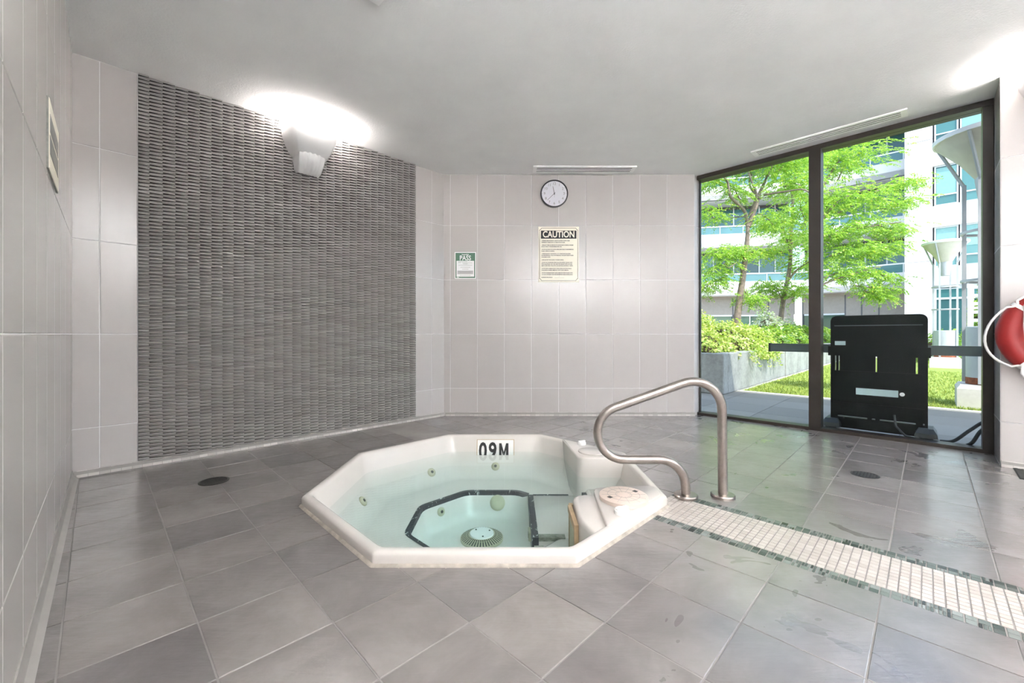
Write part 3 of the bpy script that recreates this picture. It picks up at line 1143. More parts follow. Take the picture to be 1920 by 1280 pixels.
for s, x in (('0', -0.105), ('.', -0.062), ('9', -0.024)):
    text('lettering', s, 0.185, fr @ Matrix.Translation((x, -0.02 if s != '.' else -0.075, 0.003)), 'black', dm, bold=0.0048, sx=0.74)

# water
wt = MB()
ring_t = oct_ring(0.889, Z_WAT, 0.13)
wt.loft([oct_ring(0.80, -0.50, 0.13), oct_ring(0.889, -0.30, 0.13), ring_t], cap=True)
wt.build('spa_water', 'water', None, kind='stuff', label='clear pale aqua water filling the hot tub', category='water')

# ------------------------------------------------------------------ handrail
rail = thing('handrail', (1.07, 2.31, 0), 'looped brushed steel handrail beside the hot tub steps', 'handrail')


def fillet(pts, rads, seg=10):
    out = [Vector(pts[0])]
    for i in range(1, len(pts) - 1):
        p0, p, p1 = Vector(pts[i - 1]), Vector(pts[i]), Vector(pts[i + 1])
        a, b = (p0 - p).normalized(), (p1 - p).normalized()
        ang = a.angle(b)
        t = rads[i - 1] / math.tan(ang / 2)
        t = min(t, (p0 - p).length * 0.95, (p1 - p).length * 0.95)
        r = t * math.tan(ang / 2)
        c = p + (a + b).normalized() * (r / math.sin(ang / 2))
        A, B = p + a * t - c, p + b * t - c
        for s in range(seg + 1):
            k = s / seg
            tot = A.angle(B)
            d = (A * math.sin((1 - k) * tot) + B * math.sin(k * tot)) / math.sin(tot) if tot > 1e-4 else A
            out.append(c + d)
    out.append(Vector(pts[-1]))
    return out


sc_ = 2.31 / 780


def rp(u, v):
    return ((u - 960) * sc_, 2.31, CAM_H - (v - 626) * sc_)


# one smooth run: upright, top bend, sloping grip, return loop, low run and second foot
path = fillet([(1.171, 2.31, 0.01), rp(1353, 693), rp(877, 861), rp(1284, 861), (0.965, 2.31, 0.01)], [0.16, 0.149, 0.15], 20)
MB().tube(path, 0.0243, 16).build('rail_tube', 'steel', rail, smooth=60)
for x in (1.171, 0.965):
    MB().lathe([(0.062, 0.0), (0.063, 0.013), (0.058, 0.019), (0.03, 0.021)], 32, (x, 2.31, 0.0)).build('floor_flange', 'steel', rail, smooth=40)

# ------------------------------------------------------------------ floor drains
def floor_drain(x, y, r, label):
    d = thing('floor_drain', (x, y, 0), label, 'drain', 'round floor drains')
    MB().lathe([(r, 0.0), (r, 0.003), (r * 0.88, 0.0035), (r * 0.86, 0.001)], 32, (x, y, 0), cap=False).build('ring', 'drain', d, smooth=40)
    MB().lathe([(r * 0.88, 0.0), (r * 0.88, 0.0012)], 28, (x, y, 0)).build('well', 'fit_dark', d)
    for k in range(-3, 4):
        h = math.sqrt(max(0.0, (r * 0.86) ** 2 - (k * r * 0.22) ** 2))
        MB(frame((x, y, 0), (0.7, 0.7, 0), (-0.7, 0.7, 0), UP)).box((-h, k * r * 0.22 - 0.004, 0.001), (h, k * r * 0.22 + 0.004, 0.0028)).build('bar', 'drain', d)


floor_drain(-1.833, 2.558, 0.080, 'dark round floor drain between the woven panel and the tub')
floor_drain(2.269, 2.674, 0.074, 'dark round floor drain in front of the window')
# dark grate let into the floor at the pier foot
gt = thing('floor_grate', W(0.70, 4.28), 'dark rectangular floor grate at the foot of the pier', 'grate')
MB(rot).box((0.405, 4.08, 0.0), (1.15, 4.37, 0.004)).build('tray', 'fit_dark', gt)
for k in range(24):
    MB(rot).box((0.41 + k * 0.031, 4.085, 0.003), (0.425 + k * 0.031, 4.365, 0.007)).build('bar', 'mat', gt)


# ------------------------------------------------------------------ ceiling vents and plate
def ceiling_vent(fr, ln, wd, label, loc):
    v = thing('ceiling_vent', loc, label, 'vent', 'linear ceiling vents')
    t = 0.012
    b = 0.030
    m = MB(fr).box((0, 0, -t), (ln, b, 0)).box((0, wd - b, -t), (ln, wd, 0)).box((0, b, -t), (b * 1.3, wd - b, 0)).box((ln - b * 1.3, b, -t), (ln, wd - b, 0))
    m.build('vent_frame', 'alu_white', v)
    MB(fr).box((b, b, -0.0095), (ln - b, wd - b, -0.001)).build('duct', 'vent_dark', v)
    gap = (wd - 2 * b) / 5
    for k in range(2):
        y = b + gap * (1 + 2 * k)
        MB(fr).box((b * 1.3, y + gap * 0.05, -t - 0.001), (ln - b * 1.3, y + gap * 0.95, -0.009)).build('slat', 'alu_white', v)
    return v


ceiling_vent(frame((0.225, 4.375, ZC), (1, 0, 0), (0, 1, 0), UP), 1.09, 0.165, 'white slotted ceiling vent above the wall clock', (0.77, 4.46, ZC))
ceiling_vent(frame(W(-1.215, 4.485, ZC), ED, ND, UP), 1.10, 0.15, 'white slotted ceiling vent along the window head', W(-0.66, 4.56, ZC))
cp = thing('ceiling_panel', W(-2.10, 0.86, ZC), 'white square access plate on the ceiling', 'ceiling plate')
pc = Vector((-0.711, 2.222, ZC))
MB(frame(pc, -ED, -ND, UP)).box((-0.30, 0.0, -0.018), (0.0, 0.30, 0)).build('plate', 'alu_white', cp)
MB(frame(pc, -ED, -ND, UP)).box((-0.28, 0.02, -0.024), (-0.02, 0.28, -0.018)).build('cover', 'alu_white', cp)


# ------------------------------------------------------------------ sconces
def sconce(o, along, out, label, watts, tint=(1.0, 0.935, 0.905)):
    """moulded uplight: wide flat-fronted bowl over a ribbed bracket; o is the wall point under it at z of the rim"""
    along, out = Vector(along), Vector(out)
    fr = frame(o, along, out, UP)
    if fr.to_3x3().determinant() < 0:
        fr = frame(o, -along, out, UP)
    s = thing('wall_sconce', (o[0], o[1], o[2] - 0.15), label, 'wall lamp', 'wall sconces')

    def half(w, fw, d, z):
        """flat front of half width fw at depth d, rounded flanks back to the wall at half width w"""
        side = [(w, 0.0), (w * 1.0, d * 0.35), (w * 0.985, d * 0.62), (fw + (w - fw) * 0.72, d * 0.84), (fw + (w - fw) * 0.35, d * 0.96), (fw, d)]
        return [(-x, y, z) for x, y in side] + [(x, y, z) for x, y in side[::-1]]
    outer = [half(0.085, 0.06, 0.06, -0.225), half(0.11, 0.085, 0.11, -0.215), half(0.14, 0.11, 0.155, -0.18), half(0.168, 0.13, 0.19, -0.125), half(0.192, 0.148, 0.213, -0.06),
             half(0.200, 0.155, 0.22, -0.02), half(0.200, 0.155, 0.22, 0.0)]
    inner = [half(0.192, 0.150, 0.212, 0.0), half(0.182, 0.14, 0.203, -0.06), half(0.155, 0.12, 0.178, -0.125), half(0.12, 0.09, 0.13, -0.185)]
    b = MB(fr).loft(outer + inner, closed=False)
    b.f.append(tuple(len(b.v) - 12 + i for i in range(12)))
    b.build('bowl', 'white_plastic', s, smooth=32)
    # ribbed bracket below
    rings = []
    nr = 23
    for w, d, z in ((0.115, 0.14, -0.15), (0.115, 0.155, -0.20), (0.110, 0.135, -0.25), (0.10, 0.095, -0.305), (0.09, 0.06, -0.325), (0.085, 0.03, -0.33)):
        ring = [(-w, 0.0, z), (-w, d * 0.55, z)]
        for k in range(nr):
            x = -w * 0.92 + 2 * w * 0.92 * k / (nr - 1)
            y = d * (1 - 0.18 * abs(x / w) ** 3) + (0.006 if k % 4 in (1, 2) else 0.0)
            ring.append((x, y, z))
        ring += [(w, d * 0.55, z), (w, 0.0, z)]
        rings.append(ring)
    MB(fr).loft(rings, closed=False, cap=False).build('bracket', 'white_plastic', s, smooth=50)
    MB(fr).tube([(-0.10, 0.10, -0.10), (0.10, 0.10, -0.10)], 0.012, 10).build('lamp_tube', 'bulb', s, smooth=50)
    ld = bpy.data.lights.new('sconce_light', 'AREA')
    ld.shape = 'RECTANGLE'
    ld.size, ld.size_y = 0.28, 0.14
    ld.energy = watts
    ld.color = tint
    lo = bpy.data.objects.new('sconce_light', ld)
    COL.objects.link(lo)
    lo.parent = s
    lo.matrix_parent_inverse = world_of(s).inverted()
    q = frame(fr @ Vector((0, 0.105, -0.022)), fr.col[0].xyz, -fr.col[1].xyz, -UP)
    lo.matrix_basis = q
    return s


sconce(W(E_WICK + 0.012, 1.285, 2.595), ND, ED, 'white moulded wall uplight on the grey woven panel', SCONCE_WATTS)
sconce(W(0.625, N_PIER, 2.595), ED, -ND, 'white moulded wall uplight on the pier above the lifebuoy', SCONCE_WATTS)
for n_, lab in ((1.0, 'added unseen white fill uplight on the end wall, farther from the window'), (3.4, 'added unseen white fill uplight on the end wall, nearer the window')):
    sconce(W(E_END, n_, 1.85), ND, -ED, lab, FILL_WATTS, (0.95, 0.975, 1.0))  # sconces added out of view to brighten the room
for s_, lab in ((4.7, 'added unseen white fill uplight on the long tiled wall, middle of the wall'), (6.4, 'added unseen white fill uplight on the long tiled wall, towards the end wall')):
    lw = Vector((LW_O[0], LW_O[1], 0)) + LW_D * s_
    sconce((lw.x, lw.y, 1.85), LW_D, LW_N, lab, FILL_WATTS, (0.95, 0.975, 1.0))  # two more sconces added behind the camera as fill light


# ------------------------------------------------------------------ clock and notices on the back wall
YB = B_PT[1]
fx = frame((0, YB, 0), (1, 0, 0), (0, 0, 1), (0, -1, 0))       # x right, y up, z out of the wall


def WB(x, z, d=0.0):
    return fx @ Vector((x, z, d))


ck = thing('wall_clock', WB(0.467, 2.455), 'round black-rimmed wall clock showing twenty to twelve', 'clock')
cf = fx @ Matrix.Translation((0.467, 2.455, 0))
MB(cf).lathe([(0.150, 0.0), (0.153, 0.02), (0.150, 0.034), (0.142, 0.036), (0.139, 0.022)], 48, cap=False).build('rim', 'clock_black', ck, smooth=40)
MB(cf).lathe([(0.148, 0.0), (0.142, 0.0), (0.142, 0.02)], 48).build('dial', 'clock_face', ck)
for h in range(1, 13):
    a = PI / 2 - 2 * PI * h / 12
    text('numeral', str(h), 0.040, cf @ Matrix.Translation((0.108 * math.cos(a), 0.108 * math.sin(a), 0.0208)), 'dark_grey_print', ck)
for h in range(12):
    a = 2 * PI * h / 12
    MB(cf @ Matrix.Rotation(a, 4, 'Z')).box((-0.001, 0.130, 0.020), (0.001, 0.137, 0.0212)).build('tick', 'black', ck)


def hand(name, ang_deg, ln, w, d):
    m = cf @ Matrix.Rotation(-math.radians(ang_deg), 4, 'Z')
    MB(m).add([(-w, -0.015, d), (w, -0.015, d), (w * 0.6, ln, d), (-w * 0.6, ln, d), (-w, -0.015, d + 0.001), (w, -0.015, d + 0.001), (w * 0.6, ln, d + 0.001), (-w * 0.6, ln, d + 0.001)],
              [(0, 3, 2, 1), (4, 5, 6, 7), (0, 1, 5, 4), (1, 2, 6, 5), (2, 3, 7, 6), (3, 0, 4, 7)]).build(name, 'black', ck)


hand('hour_hand', 349, 0.080, 0.0032, 0.023)
hand('minute_hand', 226, 0.108, 0.0022, 0.025)
hand('second_hand', 179, 0.045, 0.0009, 0.027)
MB(cf).lathe([(0.006, 0.02), (0.006, 0.029)], 14).build('hub', 'black', ck)

sg = thing('caution_sign', WB(0.517, 1.786), 'cream caution sign with black header and rules text', 'sign')
sf = fx @ Matrix.Translation((0.517, 1.787, 0))
MB(sf).rbox((-0.2255, -0.3075, 0.0), (0.2255, 0.3075, 0.006), 0.002).build('board', 'paper', sg)
bw_, bh_, nt_ = 0.212, 0.291, 0.022
outl = [(-bw_ + nt_, -bh_), (bw_ - nt_, -bh_), (bw_ - nt_ * 0.55, -bh_ + nt_ * 0.75), (bw_, -bh_ + nt_), (bw_, bh_ - nt_), (bw_ - nt_ * 0.55, bh_ - nt_ * 0.75),
        (bw_ - nt_, bh_), (-bw_ + nt_, bh_), (-bw_ + nt_ * 0.55, bh_ - nt_ * 0.75), (-bw_, bh_ - nt_), (-bw_, -bh_ + nt_), (-bw_ + nt_ * 0.55, -bh_ + nt_ * 0.75)]
fb = MB(sf)
for i in range(len(outl)):
    p, q = Vector(outl[i]), Vector(outl[(i + 1) % len(outl)])
    d = (q - p).normalized() * 0.001
    nn = Vector((-d.y, d.x)) * 2.1
    fb.add([(p.x - d.x - nn.x, p.y - d.y - nn.y, 0.0067), (q.x + d.x - nn.x, q.y + d.y - nn.y, 0.0067), (q.x + d.x + nn.x, q.y + d.y + nn.y, 0.0067), (p.x - d.x + nn.x, p.y - d.y + nn.y, 0.0067)], [(0, 1, 2, 3)])
fb.build('border_line', 'black', sg)
MB(sf).box((-0.197, 0.174, 0.0055), (0.197, 0.263, 0.0068)).build('header_band', 'black', sg)
text('heading', 'CAUTION', 0.098, sf @ Matrix.Translation((0.0, 0.2185, 0.0072)), 'paper', sg, bold=0.0022, sx=0.80)
TXT = [(0.150, ['- CHILDREN UNDER THE AGE OF 12 ARE NOT ALLOWED IN THE SPA UNLESS', 'SUPERVISED BY A PERSON WHO IS 16 YEARS OF AGE OR OLDER.']),
       (0.102, ['- PREGNANT WOMEN AND PERSONS WITH KNOWN HEALTH OR MEDICAL PROBLEMS', 'SHOULD CONSULT A PHYSICIAN BEFORE USING A SPA.']),
       (0.054, ['- DO NOT USE THE SPA IF YOU HAVE AN OPEN SORE OR RASH, OR ARE EXPERIENCING', 'NAUSEA, VOMITING OR DIARRHEA.']),
       (0.006, ['- OVEREXPOSURE MAY CAUSE FAINTING. 10 TO 15 MINUTES MAY BE EXCESSIVE', 'FOR SOME INDIVIDUALS. COOL DOWN PERIODICALLY AND LEAVE THE SPA IF NAUSEA', 'OR DIZZINESS OCCURS.']),
       (-0.062, ['- ENTER AND EXIT THE SPA SLOWLY, TO PREVENT SLIPPING.']),
       (-0.090, ['- DO NOT PLAY OR SWIM NEAR DRAINS OR SUCTION DEVICES. YOUR BODY, BODY', 'PARTS, HAIR, JEWELLERY AND OTHER OBJECTS MAY BECOME TRAPPED AND CAUSE', 'INJURY OR DROWNING. PEOPLE WITH LONG HAIR SHOULD BE ESPECIALLY CAREFUL.']),
       (-0.158, ['- DO NOT ENTER OR REMAIN IN SPA IF A DRAIN COVER OR SUCTION FITTING IS', 'LOOSE, BROKEN OR MISSING. IMMEDIATELY NOTIFY THE SPA OPERATOR.']),
       (-0.206, ['- NO FOOD OR BEVERAGE EXCEPT WATER IS PERMITTED WITHIN THE DECK OR SPA.', '- NO GLASS CONTAINERS OF ANY KIND ARE PERMITTED WITHIN THE DECK OR SPA.']),
       (-0.255, ['MAXIMUM BATHER CAPACITY'])]
for y, lines in TXT:
    for k, s in enumerate(lines):
        text('rule_line', s, 0.0128, sf @ Matrix.Translation((-0.190, y - k * 0.0182, 0.0066)), 'black', sg, bold=0.00045, align='LEFT', sx=0.70)
MB(sf).box((-0.045, -0.2605, 0.006), (0.06, -0.259, 0.0067)).build('blank_line', 'black', sg)
text('rule_line', '7', 0.018, sf @ Matrix.Translation((0.005, -0.247, 0.0066)), 'grey_print', sg)

ps = thing('pass_notice', WB(-0.5175, 1.665), 'green and white inspection notice reading PASS', 'notice')
pf = fx @ Matrix.Translation((-0.5175, 1.665, 0))
MB(pf).box((-0.118, -0.147, 0.0), (0.118, 0.147, 0.003)).build('backing', 'alu_white', ps)
MB(pf).box((-0.1095, -0.139, 0.002), (0.1095, 0.139, 0.0045)).build('sheet', 'green_print', ps)
MB(pf).box((-0.098, -0.125, 0.0035), (0.098, 0.051, 0.0052)).build('form', 'white_print', ps)
text('heading', 'SwimSafe', 0.021, pf @ Matrix.Translation((0.0, 0.120, 0.005)), 'white_print', ps, bold=0.0004)
text('heading', 'PASS', 0.074, pf @ Matrix.Translation((0.0, 0.080, 0.005)), 'white_print', ps, bold=0.0013, sx=0.83)
MB(pf).box((-0.088, -0.096, 0.0046), (0.088, -0.058, 0.0056)).build('form_band', 'grey_print', ps)
for x, y, w in ((-0.03, 0.040, 0.10), (0.02, 0.028, 0.11), (-0.065, 0.03, 0.03), (0.0, 0.016, 0.05), (0.0, 0.003, 0.15), (0.0, -0.021, 0.11), (0.0, -0.042, 0.07), (0.0, -0.066, 0.15), (0.0, -0.082, 0.13), (0.0, -0.110, 0.12)):
    MB(pf).box((x - w / 2, y - 0.0013, 0.0048), (x + w / 2, y + 0.0013, 0.0062)).build('form_line', 'dark_grey_print', ps)
MB(pf).box((-0.095, -0.135, 0.0042), (-0.07, -0.129, 0.005)).build('form_line', 'white_print', ps)

# small framed notice on the long wall
lf = frame(Vector((LW_O[0], LW_O[1], 1.66)) + LW_D * 1.278, -LW_D, UP, LW_N)
if lf.to_3x3().determinant() < 0:
    lf = frame(Vector((LW_O[0], LW_O[1], 1.66)) + LW_D * 1.278, LW_D, UP, LW_N)
nt2 = thing('framed_notice', lf.translation, 'small framed notice on the long white tiled wall', 'notice')
MB(lf).rbox((-0.195, -0.132, 0.0), (0.195, 0.132, 0.008), 0.002).build('board', 'paper', nt2)
MB(lf).box((-0.18, 0.01, 0.007), (0.16, 0.075, 0.009)).build('print_block', 'dark_grey_print', nt2)
MB(lf).box((-0.18, -0.075, 0.007), (0.16, -0.005, 0.009)).build('print_block', 'dark_grey_print', nt2)
for y0, y1 in ((-0.134, -0.128), (0.128, 0.134)):
    MB(lf).box((-0.197, y0, 0.0), (0.197, y1, 0.006)).build('frame_edge', 'dark_grey_print', nt2)
for x0, x1 in ((-0.199, -0.193), (0.193, 0.199)):
    MB(lf).box((x0, -0.134, 0.0), (x1, 0.134, 0.006)).build('frame_edge', 'dark_grey_print', nt2)

# ------------------------------------------------------------------ lifebuoy
lb_c = W(0.351 + 0.272, N_PIER - 0.062, 0.905)
lb = thing('lifebuoy', lb_c, 'red ring lifebuoy with white rope hanging on the pier', 'lifebuoy')
lfm = frame(lb_c, ED, UP, -ND)
ring = []
for k in range(56):
    a = 2 * PI * k / 56
    c = Vector((0.236 * math.cos(a), 0.236 * math.sin(a), 0))
    d = Vector((math.cos(a), math.sin(a), 0))
    ring.append([c + d * 0.066 * math.cos(t) + Vector((0, 0, 1)) * 0.056 * math.sin(t) for t in [2 * PI * q / 14 for q in range(14)]])
MB(lfm).loft(ring + [ring[0]]).build('ring', 'red', lb, smooth=60)
for a0 in (100, 190, 280, 10, 145, 235, 325, 55):
    pass
for a0 in (138, 228, 318, 48):
    a = math.radians(a0)
    c = Vector((0.236 * math.cos(a), 0.236 * math.sin(a), 0))
    d = Vector((math.cos(a), math.sin(a), 0))
    t_ = Vector((-math.sin(a), math.cos(a), 0))
    band = [[c + t_ * s + d * 0.069 * math.cos(t) + Vector((0, 0, 1)) * 0.059 * math.sin(t) for t in [2 * PI * q / 14 for q in range(14)]] for s in (-0.012, 0.012)]
    MB(lfm).loft(band).build('strap', 'rope', lb, smooth=60)
for a0, a1, bulge in ((138, 228, 0.045), (228, 318, 0.06), (318, 408, 0.03), (48, 138, 0.02)):
    pts = []
    for k in range(17):
        t = k / 16
        a = math.radians(a0 + (a1 - a0) * t)
        r = 0.303 + bulge * math.sin(PI * t) - (0.03 if k in (0, 16) else 0)
        pts.append((r * math.cos(a), r * math.sin(a) - 0.03 * math.sin(PI * t), 0.035 - 0.02 * math.sin(PI * t)))
    MB(lfm).tube(pts, 0.0075, 8).build('grab_rope', 'rope', lb, smooth=60)
MB(lfm).tube([(-0.175, 0.19, 0.062), (-0.178, 0.05, 0.066), (-0.168, -0.10, 0.066), (-0.14, -0.19, 0.062)], 0.008, 8).build('throw_line', 'rope', lb, smooth=60)
MB(lfm).tube([(-0.175, 0.195, 0.062), (-0.10, 0.16, 0.058), (-0.02, 0.20, 0.058), (0.05, 0.26, 0.056)], 0.008, 8).build('throw_line', 'rope', lb, smooth=60)
MB(lfm).box((-0.03, 0.19, -0.062), (0.03, 0.30, -0.045)).build('hook', 'rope', lb)

# ------------------------------------------------------------------ black appliance outside the glass
NA = 4.985
ap_ = thing('plastic_appliance', W(0.0, NA + 0.05), 'tall black plastic appliance standing outside behind the glass', 'appliance')
A0, A1 = -0.664, 0.0
def corner_panel(x0, x1, z0, z1, y0, y1, r):
    pts = [(x0, z0), (x1, z0)]
    for k in range(7):
        t = PI / 2 * k / 6
        pts.append((x1 - r + r * math.cos(t), z1 - r + r * math.sin(t)))
    for k in range(7):
        t = PI / 2 + PI / 2 * k / 6
        pts.append((x0 + r + r * math.cos(t), z1 - r + r * math.sin(t)))
    return MB(rot).loft([[(x, y, z) for x, z in pts] for y in (y0, y1)], cap=True)
# moulded back made of panels with open slots between them
zt_ = 1.078
corner_panel(A0, A1, 0.715, zt_, NA + 0.02, NA + 0.10, 0.05).build('upper_panel', 'appliance', ap_, smooth=40)
MB(rot).box((A0 + 0.03, NA + 0.006, 0.98), (A1 - 0.03, NA + 0.022, 0.988)).build('ridge', 'bar_grey', ap_)
MB(rot).box((A0 - 0.018, NA + 0.008, 0.70), (A1 + 0.018, NA + 0.10, 0.79)).build('waist_band', 'appliance', ap_)
MB(rot).box((A0 + 0.08, NA + 0.010, 0.72), (A1 - 0.10, NA + 0.012, 0.955)).build('upper_inset', 'appliance', ap_)
segs = [(A0, A0 + 0.032), (A0 + 0.042, A0 + 0.058), (A0 + 0.068, A0 + 0.325), (A0 + 0.337, A1 - 0.075), (A1 - 0.062, A1)]
for k, (a, b) in enumerate(segs):
    MB(rot).box((a, NA + 0.022, 0.135), (b, NA + 0.09, 0.70)).build('lower_panel', 'appliance', ap_)
MB(rot).box((A0 + 0.03, NA + 0.014, 0.135), (A1 - 0.03, NA + 0.024, 0.56)).build('lower_cover', 'appliance', ap_)
MB(rot).box((A0, NA + 0.022, 0.02), (A1, NA + 0.09, 0.122)).build('base_rail', 'appliance', ap_)
for a, b in ((A0, A0 + 0.055), (A0 + 0.27, A0 + 0.30), (A0 + 0.325, A0 + 0.355), (A1 - 0.075, A1 - 0.03), (A1 - 0.02, A1)):
    MB(rot).box((a, NA + 0.022, 0.120), (b, NA + 0.09, 0.137)).build('slot_bridge', 'appliance', ap_)
MB(rot).box((A0 + 0.02, NA + 0.006, 0.245), (A1 - 0.02, NA + 0.018, 0.262)).build('ridge', 'appliance', ap_)
MB(rot).box((A0 + 0.19, NA + 0.011, 0.345), (A1 - 0.185, NA + 0.0135, 0.405)).build('rating_label', 'label_blue', ap_)
fr = frame(W(A1 - 0.160, NA + 0.012, 0.375), ED, UP, -ND)
MB(fr).lathe([(0.017, 0.0), (0.017, 0.004), (0.008, 0.005)], 18).build('round_label', 'white_print', ap_)
MB(rot).box((A0 + 0.035, NA + 0.003, 0.80), (A0 + 0.115, NA + 0.006, 0.838)).build('small_sticker', 'label_blue', ap_)
for x in (A0 + 0.012, A1 - 0.012):
    f = MB(rot)
    f.loft([[(x - w, NA - d, z), (x + w, NA - d, z), (x + w, NA + 0.16, z), (x - w, NA + 0.16, z)] for w, d, z in
            ((0.042, 0.055, 0.0), (0.042, 0.055, 0.035), (0.072, 0.085, 0.036), (0.066, 0.078, 0.07), (0.045, 0.03, 0.105))], cap=True)
    f.build('foot', 'foot_black', ap_)
MB(rot).box((-1.195, NA + 0.10, 0.722), (0.62, NA + 0.15, 0.805)).build('cross_bar', 'bar_grey', ap_)
MB(rot).box((-1.205, NA + 0.095, 0.718), (-1.185, NA + 0.155, 0.809)).build('bar_cap', 'foot_black', ap_)
cab = [W(-0.21, NA + 0.0, 0.19), W(-0.20, NA - 0.03, 0.10), W(-0.14, NA - 0.05, 0.03), W(-0.06, NA - 0.06, 0.012)]
MB().tube(cab, 0.009, 8).build('power_lead', 'cable', ap_, smooth=60)


def curve_pts(ps, seg=8):
    ps = [Vector(p) for p in ps]
    ps = [ps[0] * 2 - ps[1]] + ps + [ps[-1] * 2 - ps[-2]]
    out = []
    for i in range(1, len(ps) - 2):
        for s in range(seg):
            t = s / seg
            p0, p1, p2, p3 = ps[i - 1:i + 3]
            out.append(0.5 * ((2 * p1) + (p2 - p0) * t + (2 * p0 - 5 * p1 + 4 * p2 - p3) * t * t + (3 * p1 - p0 - 3 * p2 + p3) * t ** 3))
    out.append(ps[-2])
    return out


for pts, lab in (([W(0.07, NA - 0.02, 0.015), W(0.15, NA - 0.01, 0.03), W(0.24, NA + 0.0, 0.13), W(0.33, NA + 0.01, 0.215), W(0.44, NA + 0.02, 0.225), W(0.62, NA + 0.03, 0.20), W(0.78, NA + 0.05, 0.02)],
                  'thick black cable arching up beside the black appliance'),
                 ([W(0.21, NA - 0.085, 0.012), W(0.25, NA - 0.08, 0.05), W(0.30, NA - 0.06, 0.15), W(0.38, NA - 0.04, 0.20), W(0.55, NA - 0.02, 0.13), W(0.62, NA, 0.012)],
                  'short black cable rising beside the window frame')):
    c = MB().tube(curve_pts(pts), 0.0125, 10).build('cable', 'cable', None, smooth=60, label=lab, category='cable', group='cables outside the window')
kb = MB(frame(W(0.345, NA - 0.09, 0.10), ED, UP, -ND)).lathe([(0.006, -0.1), (0.006, 0.0), (0.022, 0.0), (0.025, 0.01), (0.022, 0.024), (0.0, 0.026)], 16)

# ------------------------------------------------------------------ terrace, lawn, planter
pav = MB(rot).box((-9.0, 4.95, -0.08), (13.0, 7.2, -0.004)).build('terrace', 'paver_joint', None, kind='structure', label='grey paved terrace outside the window')
pme = {}
PV = 0.6
for i in range(-14, 21):
    for j in range(4):
        e0, n0 = -0.18 + PV * i, 4.95 + (0 if j == 0 else 0.43 + PV * (j - 1))
        n1 = 4.95 + 0.43 + PV * j
        n1 = min(n1, 7.19)
        key = round(n1 - n0, 3)
        if key not in pme:
            hw, hd = PV / 2 - 0.003, (n1 - n0) / 2 - 0.003
            pme[key] = MB(rot).box((-hw, -hd, -0.03), (hw, hd, 0.0)).mesh('paver')
            pme[key].materials.append(M['paver'])
        link('paver', pme[key], pav, W(e0 + PV / 2, (n0 + n1) / 2, 0))
MB(rot).box((-2.14, 7.19, -0.05), (13.0, 7.26, 0.012)).build('lawn_kerb', 'kerb', None, kind='structure', label='white kerb strip along the lawn')
lawn = MB(rot)
lawn.box((-2.10, 7.26, -0.05), (0.62, 21.0, 0.0))
lawn.box((0.62, 7.26, -0.05), (12.0, 8.6, 0.0))
lawn.build('lawn', 'lawn', None, kind='structure', label='bright green artificial lawn in the sun')
MB(rot).box((0.62, 8.6, -0.05), (14.0, 29.0, 0.006)).build('path', 'concrete_lt', None, kind='structure', label='pale concrete courtyard path')
MB(rot).box((-16.0, 21.0, -0.05), (0.62, 29.0, 0.004)).build('courtyard_ground', 'concrete_lt', None, kind='structure', label='pale courtyard ground before the apartments')


def grass_blades():
    rs = np.random.RandomState(3)
    n = 26000
    e = rs.uniform(-2.08, 1.6, n)
    nn = 7.27 + (rs.uniform(0, 1, n) ** 1.6) * 7.0
    ok = (e < 0.6) | (nn < 8.55)
    e, nn = e[ok], nn[ok]
    n = len(e)
    h = rs.uniform(0.02, 0.045, n)
    w = rs.uniform(0.004, 0.008, n)
    a = rs.uniform(0, 6.28, n)
    le, ln = rs.uniform(-0.02, 0.02, n), rs.uniform(-0.02, 0.02, n)
    x, y = (nn + e) / R2, (nn - e) / R2
    V = np.empty((n * 3, 3))
    V[0::3] = np.stack([x - w * np.cos(a), y - w * np.sin(a), np.zeros(n)], 1)
    V[1::3] = np.stack([x + w * np.cos(a), y + w * np.sin(a), np.zeros(n)], 1)
    V[2::3] = np.stack([x + le, y + ln, h], 1)
    return mesh_np('grass', V, np.arange(n * 3).reshape(-1, 3))


def mesh_np(name, V, F):
    k = F.shape[1]
    me = bpy.data.meshes.new(name)
    me.vertices.add(len(V))
    me.vertices.foreach_set('co', V.astype(np.float32).ravel())
    me.loops.add(F.size)
    me.loops.foreach_set('vertex_index', F.astype(np.int32).ravel())
    me.polygons.add(len(F))
    me.polygons.foreach_set('loop_start', np.arange(0, F.size, k, dtype=np.int32))
    me.update(calc_edges=True)
    return me


gme = grass_blades()
gme.materials.append(M['grass'])
link('grass', gme, None, kind='stuff', label='short green turf blades on the lawn', category='grass')

# planter of board-marked concrete
PE, PN = -2.150, 6.607
pl = thing('planter', W(-3.6, 9.0), 'long grey concrete planter wall along the lawn', 'planter')
MB(rot).rbox((-6.2, PN, 0.0), (PE, PN + 0.20, 0.612), 0.012).build('end_wall', 'concrete', pl)
k = 0
n0 = PN + 0.20
while n0 < 20.5:
    n1 = n0 + (1.1 if k % 3 else 1.5)
    inset = 0.0 if k == 0 else (0.012 if k % 2 else 0.03)
    MB(rot).rbox((PE - 0.20 - inset, n0 + 0.004, 0.0), (PE - inset, n1, 0.612 - inset * 0.4), 0.01).build('wall_panel', 'concrete', pl)
    n0 = n1
    k += 1
MB(rot).box((-6.2, PN + 0.2, 0.0), (PE - 0.25, 20.6, 0.50)).build('soil', 'soil', pl)


